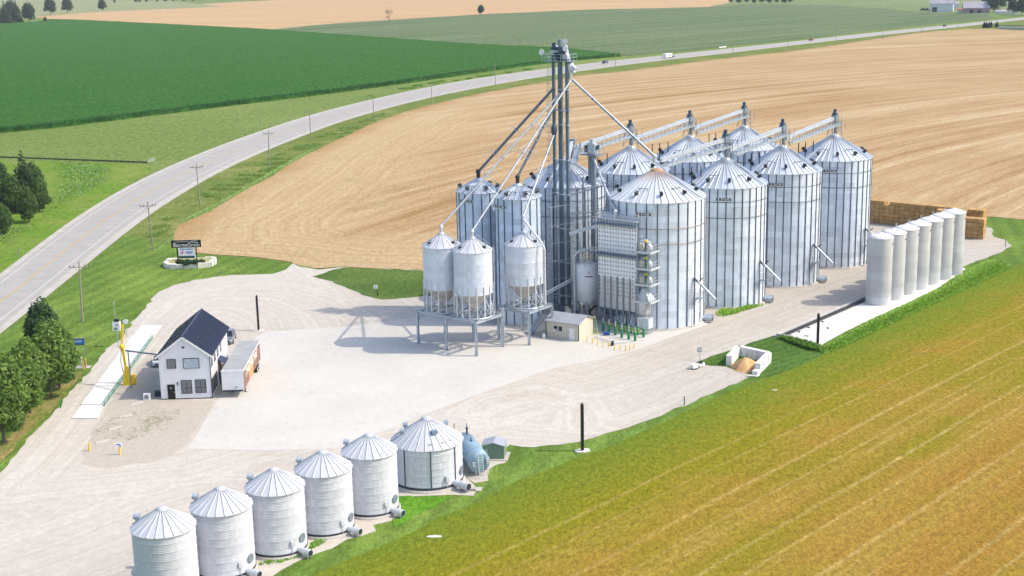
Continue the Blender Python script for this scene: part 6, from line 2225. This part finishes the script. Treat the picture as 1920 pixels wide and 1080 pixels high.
for r in range(nr - 1):
    for k in range(na):
        fs.append((1 + r * na + k, 1 + (r + 1) * na + k, 1 + (r + 1) * na + (k + 1) % na, 1 + r * na + (k + 1) % na))
mb.add(vs, fs, 0, True)
mb.build('heap', SAND, t)
t = thing('rubble', 'broken white and black box dumped beside the lane', 'debris', G(1308, 690), .4)
MB().box((-.7, -.1, .4), (1.1, .7, .7), .3).build('white_case', WHITE, t)
MB().box((.6, .1, .45), (1.4, .6, .35), .5).build('white_panel', WHITE, t)
MB().box((.7, .2, .7), (.7, .5, .3), .9).box((-.95, -.35, .5), (.4, .2, .35), .3).box((-.8, -.45, .1), (.9, .5, .12), .2).build('black_liner', BLACK, t)
t = thing('white_slab', 'pale flat stone lying by the bunker corner', 'stone', G(1412, 706))
MB().prism([(-1.0, -.3), (.3, -.5), (1.0, .1), (.5, .5), (-.6, .4)], 0, .25).build('slab', STONE, t)
for k, (x, y, s, lab) in enumerate([(813, 1007, 1.0, 'flat white patch of lime lying in the mown field'), (1452, 732, .5, 'small white scrap lying in the mown field'), (905, 870, .1, '')]):
    if lab:
        t = thing('white_patch', lab, 'debris', G(x, y))
        MB().prism([(-.8 * s, -.15 * s), (-.2 * s, -.3 * s), (.7 * s, -.2 * s), (.9 * s, .1 * s), (.2 * s, .35 * s), (-.6 * s, .2 * s)], .02, .1).build('patch', STONE, t)

# ------------------------------------------------------------------ trees
def tree_parts(kind, seed, h, w, th, n, size, mats):
    r = random.Random(seed)
    lobes = []
    if kind == 'round':
        lobes.append((0, 0, th + (h - th) * .5, w * .38, w * .38, (h - th) * .42))
        for k in range(11):
            a = k * 2.4 + r.uniform(-.3, .3)
            z = th + (h - th) * (.14 + .74 * (k / 10))
            u = k / 10
            f = (1 - u * .86) ** .8 * min(1, .55 + u * 3.2) * 1.12
            lobes.append((w * .30 * f * cos(a), w * .30 * f * sin(a), z, w * .20 * (.6 + .5 * f), w * .20 * (.6 + .5 * f), (h - th) * .15))
    elif kind == 'spruce':
        m = 12
        for k in range(m):
            f = k / (m - 1)
            rr = w * .5 * (1 - f) ** .8 + .25
            for j in range(3 if f < .7 else 1):
                a = k * 1.7 + j * 2.1
                o = rr * .4 if f < .7 else 0
                lobes.append((o * cos(a), o * sin(a), th + (h - th) * f * .96, rr * .66, rr * .66, (h - th) / m * .8))
    else:
        for k in range(7):
            a = r.uniform(0, 6.28)
            lobes.append((w * .25 * cos(a), w * .25 * sin(a), th + (h - th) * r.uniform(.15, .9), w * .28, w * .28, (h - th) * .22))
    cr = leaf_mesh('crown', lobes, n, size, seed, mats)
    mb = MB()
    mb.tube((0, 0, -.1), (0.05, 0, th + (h - th) * .35), .02 * h, 8, .012 * h)
    mb.tube((.05, 0, th + (h - th) * .35), (0, .05, th + (h - th) * .75), .012 * h, 7, .005 * h)
    for k in range(6):
        a = k * 1.9
        z = th + (h - th) * (.1 + .09 * k)
        mb.tube((0.03, 0, z), (w * .33 * cos(a), w * .33 * sin(a), z + (h - th) * .2), .007 * h, 6, .003 * h)
    return cr, mb.mesh('trunk', BARK)


def plant_tree(name, lab, q, me, s=1.0, rz=0.0, group=None):
    t = thing(name, lab, 'tree', q, rz, group)
    t.scale = (s, s, s)
    inst('crown', me[0], t)
    inst('trunk', me[1], t)
    return t


oak = [tree_parts('round', 21 + k, 11.5, 8.0, 1.7, 8000, .30, GL) for k in range(3)]
fl = ['big leafy tree nearest the bottom left corner of the driveway', 'leafy tree second up from the bottom left, next along the driveway', 'leafy tree in the middle of the driveway row', 'leafy tree fourth up the driveway row', 'leafy tree at the top of the driveway row, by the gas pipes']
for k, (x, y, s, m) in enumerate([(8, 830, 1.12, 0), (42, 800, .98, 1), (57, 775, .95, 2), (97, 747, .98, 0), (112, 728, .92, 1)]):
    plant_tree('broadleaf_tree', fl[k], G(x, y), oak[m], s, k * 1.3, 'leafy trees along the driveway')
plant_tree('broadleaf_tree', 'leafy tree behind the driveway row at the left edge', G(-18, 790), oak[2], 1.05, 2.0, 'leafy trees along the driveway')
dk = tree_parts('round', 55, 12.5, 7.5, 1.0, 7000, .26, [GL[1], GD[0], GD[2]])
plant_tree('dark_tree', 'darker slender tree standing behind the driveway row beside the lawn', G(88, 708), dk, 1.0, .4)
spr = [tree_parts('spruce', 70 + k, 15.5, 8.5, .6, 6000, .34, [GD[0], GD[1], GL[1]]) for k in range(2)]
blf = [tree_parts('round', 80 + k, 12.5, 9.0, .8, 6500, .34, [GD[0], GL[1], GL[0]]) for k in range(2)]
wl = ['tall dark spruce rising from the clump left of the highway', 'dark spruce at the left edge of the picture in the highway clump', 'bushy tree nearest the highway in the left clump', 'bushy tree low at the front of the left clump', 'bushy tree in the middle of the left clump', 'bushy tree at the back left of the left clump', 'round low tree at the bottom left of the left clump', 'dark bushy tree right of the tall spruce']
for k, (x, y, me, s) in enumerate([(50, 392, spr[0], 1.05), (2, 372, spr[1], .92), (75, 398, blf[0], .72), (55, 417, blf[1], .70), (25, 400, blf[0], .82), (-15, 395, blf[1], .95), (8, 440, blf[0], .62), (66, 380, blf[1], .88)]):
    plant_tree('clump_tree', wl[k], G(x, y), me, s, k * .9, 'trees of the clump left of the highway')
far = [tree_parts('round', 90 + k, 14, 12, 2.0, 2400, .55, GBL) for k in range(2)]
farn = tree_parts('spruce', 95, 16, 9, .5, 2400, .55, GBL)
thin = tree_parts('thin', 97, 14, 9, 2, 260, .5, [leafm('bare_twig', (.24, .20, .13))])
for x, y, me, s, lab in [(902, 28, far[0], .88, 'lone dark tree between wheat and beans, above the elevator'), (192, 21, far[1], 1.35, 'round tree on the wheat field edge, right of the top left wood'), (127, 25, far[0], 1.7, 'round tree at the wheat edge, second from the top left wood'), (95, 28, far[1], 1.8, 'tree at the wheat edge touching the top left wood'), (730, 40, thin, 1.0, 'sparse half bare tree standing on the wheat edge'), (10, 46, farn, 1.9, 'tall tree in the top left corner wood, at the picture edge'), (32, 44, farn, 1.9, 'dark conifer in the top left corner wood'), (55, 43, far[0], 1.8, 'broad tree at the right side of the top left corner wood'), (22, 38, far[1], 1.9, 'broad tree filling the back of the top left corner wood'), (85, 42, far[1], .5, 'low bush at the corner of corn and wheat'),
                           (1862, 24, far[0], 1.35, 'dark tree left of the farm drive, top right'), (1875, 18, far[1], 1.5, 'tall dark tree behind the farm, top right'), (1899, 27, far[1], 1.15, 'round tree on the farm lawn, top right'), (1915, 29, far[0], 1.25, 'dark tree at the right picture edge beside the highway'), (1846, 15, far[0], .9, 'tree peeping over the low farm barn'), (1890, 10, far[0], 1.5, 'tree behind the round farm lawn tree')]:
    plant_tree('far_tree', lab, G(x, y), me, s, x * .01, 'trees far off beyond the fields')
for k, x in enumerate([1370, 1385, 1400, 1414, 1428, 1442, 1456, 1470, 1482]):
    plant_tree('hedgerow_tree', 'dark tree, %s from the left in the distant hedgerow above the bean field' % ORD[k], G(x, 6 + (k % 2)), far[k % 2], .62 + .1 * (k % 3), k, 'trees of the distant hedgerow')
for k, x in enumerate([215, 255, 262, 275, 295, 310, 325, 345, 362]):
    plant_tree('hedgerow_tree', 'small bush, %s from the left in the hazy hedge above the wheat' % ORD[k], G(x, 6 - .02 * (x - 215)), far[k % 2], .5 + .15 * (k % 2), k, 'bushes of the hazy top hedge')
for k, (x, y) in enumerate([(1845, 52), (1849, 52), (1854, 52), (1858, 51), (1869, 51)]):
    plant_tree('far_tree', 'small dark conifer, %s from the left beside the far highway' % ORD[k], G(x, y), farn, .38, k, 'small conifers by the far highway')

# ------------------------------------------------------------------ farm at the top right
def barn(lab, q, rz, L, Wb, he, hr, wm, rm, doors=()):
    t = thing('barn', lab, 'barn', q, rz)
    MB().box((L / 2, Wb / 2, he / 2), (L, Wb, he)).add([(0, 0, he), (0, Wb, he), (0, Wb / 2, hr)], [(2, 1, 0)]).add([(L, 0, he), (L, Wb, he), (L, Wb / 2, hr)], [(0, 1, 2)]).build('wall', wm, t)
    for s in (0, 1):
        y0 = -.6 if s == 0 else Wb + .6
        vs = [(-.6, y0, he - .5), (L + .6, y0, he - .5), (L + .6, Wb / 2, hr + .05), (-.6, Wb / 2, hr + .05)]
        vs += [(a, b, c + .3) for a, b, c in vs]
        MB().add(vs, [(0, 1, 2, 3), (7, 6, 5, 4), (0, 4, 5, 1), (1, 5, 6, 2), (2, 6, 7, 3), (3, 7, 4, 0)]).build('roof', rm, t)
    for x, y, z, w, h, fc in doors:
        if fc == 'end':
            MB().box((-.06, y, z + h / 2), (.12, w, h)).build('door', DARK, t)
        else:
            MB().box((x, -.06, z + h / 2), (w, .12, h)).build('door', DARK, t)
    return t


BR = M('barn_roof_grey', (.38, .36, .40), .7, 0, .15, .3)
BWHT = M('barn_white', (.62, .64, .70), .7, 0, .1, .3)
BRED = M('barn_faded_boards', (.30, .24, .26), .8, 0, .2, .4)
barn('tall white barn with a dark gable end, top right', G(1743, 22.5), radians(-20), 24, 16, 9, 15.5, BWHT, BR, [(0, 8, 9.3, 9, 4, 'end'), (5, 0, 0, 5, 5, 'f')])
barn('low grey barn with faded red end beside the farm trees', G(1806, 25), radians(-14), 26, 14, 5.5, 11.5, BRED, BR, [(8, 0, 0, 4, 3.5, 'f'), (16, 0, 0, 4, 3, 'f')])
barn('small white shed between the two far barns', G(1796, 24), radians(-10), 5, 4, 3.5, 4.5, M('cream_wall', (.75, .72, .60), .7), M('red_roof', (.45, .16, .12), .7))
barn('little grey silo shed right of the white barn', G(1784, 17), radians(-10), 8, 6, 6, 8, BWHT, BR)
barn('long low white building behind the far lawn tree', G(1868, 26), radians(-6), 22, 6, 2.6, 3.6, BWHT, BR)
for k, (x, y) in enumerate([(1730, 19.5), (1738, 19.5), (1746, 21)]):
    t = thing('farm_machine', 'dark farm machine, %s from the left before the white barn' % ORD[k], 'machinery', G(x, y), k, 'machines beside the white barn')
    MB().box((0, 0, 1.2), (5, 2.2, 1.2)).box((.8, 0, 2.3), (1.8, 1.8, 1.2)).build('body', DARK, t)
    for sx in (-1.6, 1.6):
        MB().tube((sx, -1.3, .8), (sx, 1.3, .8), .8, 10).build('wheel', RUBBER, t)
t = thing('stone_wall', 'pale low wall along the lane right of the far highway', 'wall', G(1872, 54))
q = G(1872, 54)
MB(q).bar(q + Vector((0, 0, .9)), G(1960, 58) + Vector((0, 0, .9)), 1.0, 1.8).build('wall', CONC_L, t)
t = thing('field_fence', 'grey fence line along the lane right of the far highway', 'fence', G(1865, 51))
q = G(1865, 51)
for k in range(14):
    p = q.lerp(G(1960, 53), k / 13)
    MB(q).bar(p, p + Vector((0, 0, 2.2)), .5, .5).build('post', WOOD, t)
MB(q).bar(q + Vector((0, 0, 1.6)), G(1960, 53) + Vector((0, 0, 1.6)), .3, .8).build('rail', GALV_D, t)

# ------------------------------------------------------------------ fence left of the highway
q0, q1 = G(-20, 296), G(276, 307)
t = thing('wire_fence', 'low dark post and wire fence between meadow and rough grass', 'fence', q0)
for k in range(30):
    p = q0.lerp(q1, k / 29)
    MB(q0).bar(p, p + Vector((0, 0, 1.15)), .14, .14).build('post', WOOD, t)
MB(q0).bar(q0 + Vector((0, 0, .45)), q1 + Vector((0, 0, .45)), .06, .5).build('wire', M('grown_wire', (.06, .08, .04), .9, 0, .4, 1), t)
t = thing('field_gate', 'pale metal gate at the end of the wire fence', 'gate', G(277, 306))
for z in (.4, .8, 1.2):
    MB().bar((0, 0, z), (1.6, 3.0, z + .1), .08, .08).build('rail', GALV_L, t)
MB().bar((0, 0, 0), (0, 0, 1.5), .16, .16).build('post', WOOD, t)

# ------------------------------------------------------------------ tall grass, weeds, flowers
def in_poly(x, y, P):
    c = False
    j = len(P) - 1
    for i in range(len(P)):
        if (P[i][1] > y) != (P[j][1] > y) and x < (P[j][0] - P[i][0]) * (y - P[i][1]) / (P[j][1] - P[i][1]) + P[i][0]:
            c = not c
        j = i
    return c


def scatter(name, poly, n, hgt, wid, mats, seed, blades=4, splay=.8, kind='stuff', clump=None, taper=0, sig=1.3):
    r = random.Random(seed)
    x0, x1 = min(p.x for p in poly), max(p.x for p in poly)
    y0, y1 = min(p.y for p in poly), max(p.y for p in poly)
    mb = MB()
    k = 0
    tries = 0
    cl = [(r.uniform(x0, x1), r.uniform(y0, y1)) for _ in range(clump)] if clump else None
    while k < n and tries < n * 30:
        tries += 1
        if cl:
            c = r.choice(cl)
            x, y = r.gauss(c[0], sig), r.gauss(c[1], sig)
        else:
            x, y = r.uniform(x0, x1), r.uniform(y0, y1)
        if not in_poly(x, y, poly):
            continue
        k += 1
        h = hgt * r.uniform(.5, 1.3)
        if taper:
            h *= max(.25, min(1, seg_dist(x, y, poly + [poly[0]]) / taper))
        for b in range(blades):
            a = r.uniform(0, 6.28)
            s = splay * h * r.uniform(.3, 1)
            ca, sa = cos(a), sin(a)
            w = wid * r.uniform(.6, 1.4)
            bx, by = x + ca * .1, y + sa * .1
            mb.add([(bx - sa * w, by + ca * w, 0), (bx + sa * w, by - ca * w, 0), (bx + ca * s * .5 + sa * w, by + sa * s * .5 - ca * w, h * .65), (bx + ca * s * .5 - sa * w, by + sa * s * .5 + ca * w, h * .65), (bx + ca * s, by + sa * s, h * r.uniform(.8, 1.05))], [(0, 1, 2, 3), (3, 2, 4)], r.randrange(len(mats)))
    return mb.build(name, mats, kind=kind)


scatter('tall_grass', GP((1500, 646), (1535, 652), (1590, 622), (1640, 597), (1700, 570), (1760, 541), (1812, 506), (1850, 490), (1885, 492), (1895, 503), (1800, 548), (1700, 594), (1600, 642), (1550, 664), (1520, 658)), 12000, .85, .085, GBR + [GL[0]], 31, splay=1.1, taper=2.2)
scatter('trough_weeds', GP((1462, 634), (1500, 641), (1535, 652), (1545, 662), (1515, 656), (1480, 643)), 700, .7, .07, [GBR[1], GL[0], GL[1]], 32)
scatter('roadside_weeds', GP((290, 470), (330, 440), (345, 410), (400, 385), (450, 357), (500, 327), (545, 300), (600, 272), (590, 282), (540, 310), (480, 345), (440, 368), (392, 398), (340, 420), (322, 452), (305, 470)), 5000, .5, .045, [GBR[1], GBR[0], GL[2], GBR[2], WFL], 33, splay=1.3, taper=1.5)
scatter('verge_weeds', GP((255, 440), (330, 395), (400, 350), (480, 310), (560, 270), (640, 240), (720, 212), (720, 219), (640, 258), (545, 300), (450, 357), (345, 405), (322, 430), (280, 450)), 4200, .42, .05, [GL[2], GBR[1], leafm('verge_blade', (.24, .28, .08)), leafm('verge_blade_dark', (.12, .19, .05))], 34, splay=1.6, clump=240)
scatter('rough_weeds', GP((100, 300), (200, 306), (215, 330), (180, 355), (140, 370), (90, 400), (60, 430), (0, 470), (-30, 470), (-30, 430), (60, 420), (95, 390), (100, 340)), 5200, .5, .06, [GBR[0], GBR[1], GL[2], GBR[1], GL[2], GL[0], GL[1], GL[0], GBR[1], GL[2], GBR[2], WFL], 35, splay=1.5, clump=200, sig=2.6, taper=5)
scatter('ditch_weeds', GP((650, 189), (800, 155), (1000, 126), (1000, 130), (800, 160), (650, 196)), 1800, .7, .1, [GL[2], GBR[1]], 36, splay=1.4, clump=120)
scatter('bare_patch_weeds', GP((170, 815), (250, 755), (300, 765), (345, 770), (330, 800), (230, 830)), 900, .10, .03, [GL[2], leafm('dull_weed', (.24, .25, .11)), leafm('dry_weed', (.36, .33, .19))], 37, splay=1.8, clump=40, sig=.8)
scatter('silo_foot_weeds', GP((1330, 600), (1340, 585), (1400, 572), (1452, 560), (1455, 567), (1405, 580), (1345, 600)), 420, .5, .06, [GBR[0], GBR[1], GBR[2]], 38, splay=.9, clump=10)
scatter('bin_foot_weeds', GP((480, 1060), (530, 1046), (560, 1035), (600, 1010), (640, 995), (640, 1003), (600, 1022), (560, 1045), (530, 1056)), 260, .3, .05, [GBR[0], GBR[1]], 39, clump=12)

# ------------------------------------------------------------------ air
HZ = bpy.data.materials.new('haze_air')
HZ.use_nodes = True
nt = HZ.node_tree
nt.nodes.clear()
pv = nt.nodes.new('ShaderNodeVolumePrincipled')
pv.inputs['Color'].default_value = (.86, .91, 1.0, 1)
pv.inputs['Density'].default_value = 0.00006
mo = nt.nodes.new('ShaderNodeOutputMaterial')
nt.links.new(pv.outputs[0], mo.inputs['Volume'])
MB().box((0, 6500, 30.5), (14000, 14000, 66)).build('haze', HZ, kind='stuff')

# lettering becomes plain meshes
bpy.context.view_layer.update()
dg = bpy.context.evaluated_depsgraph_get()
for o in TEXTS:
    me = bpy.data.meshes.new_from_object(o.evaluated_get(dg), depsgraph=dg)
    nm, par, mt = o.name.split('.')[0], o.parent, o.matrix_local.copy()
    bpy.data.objects.remove(o)
    q = inst(nm, me, par)
    q.matrix_local = mt
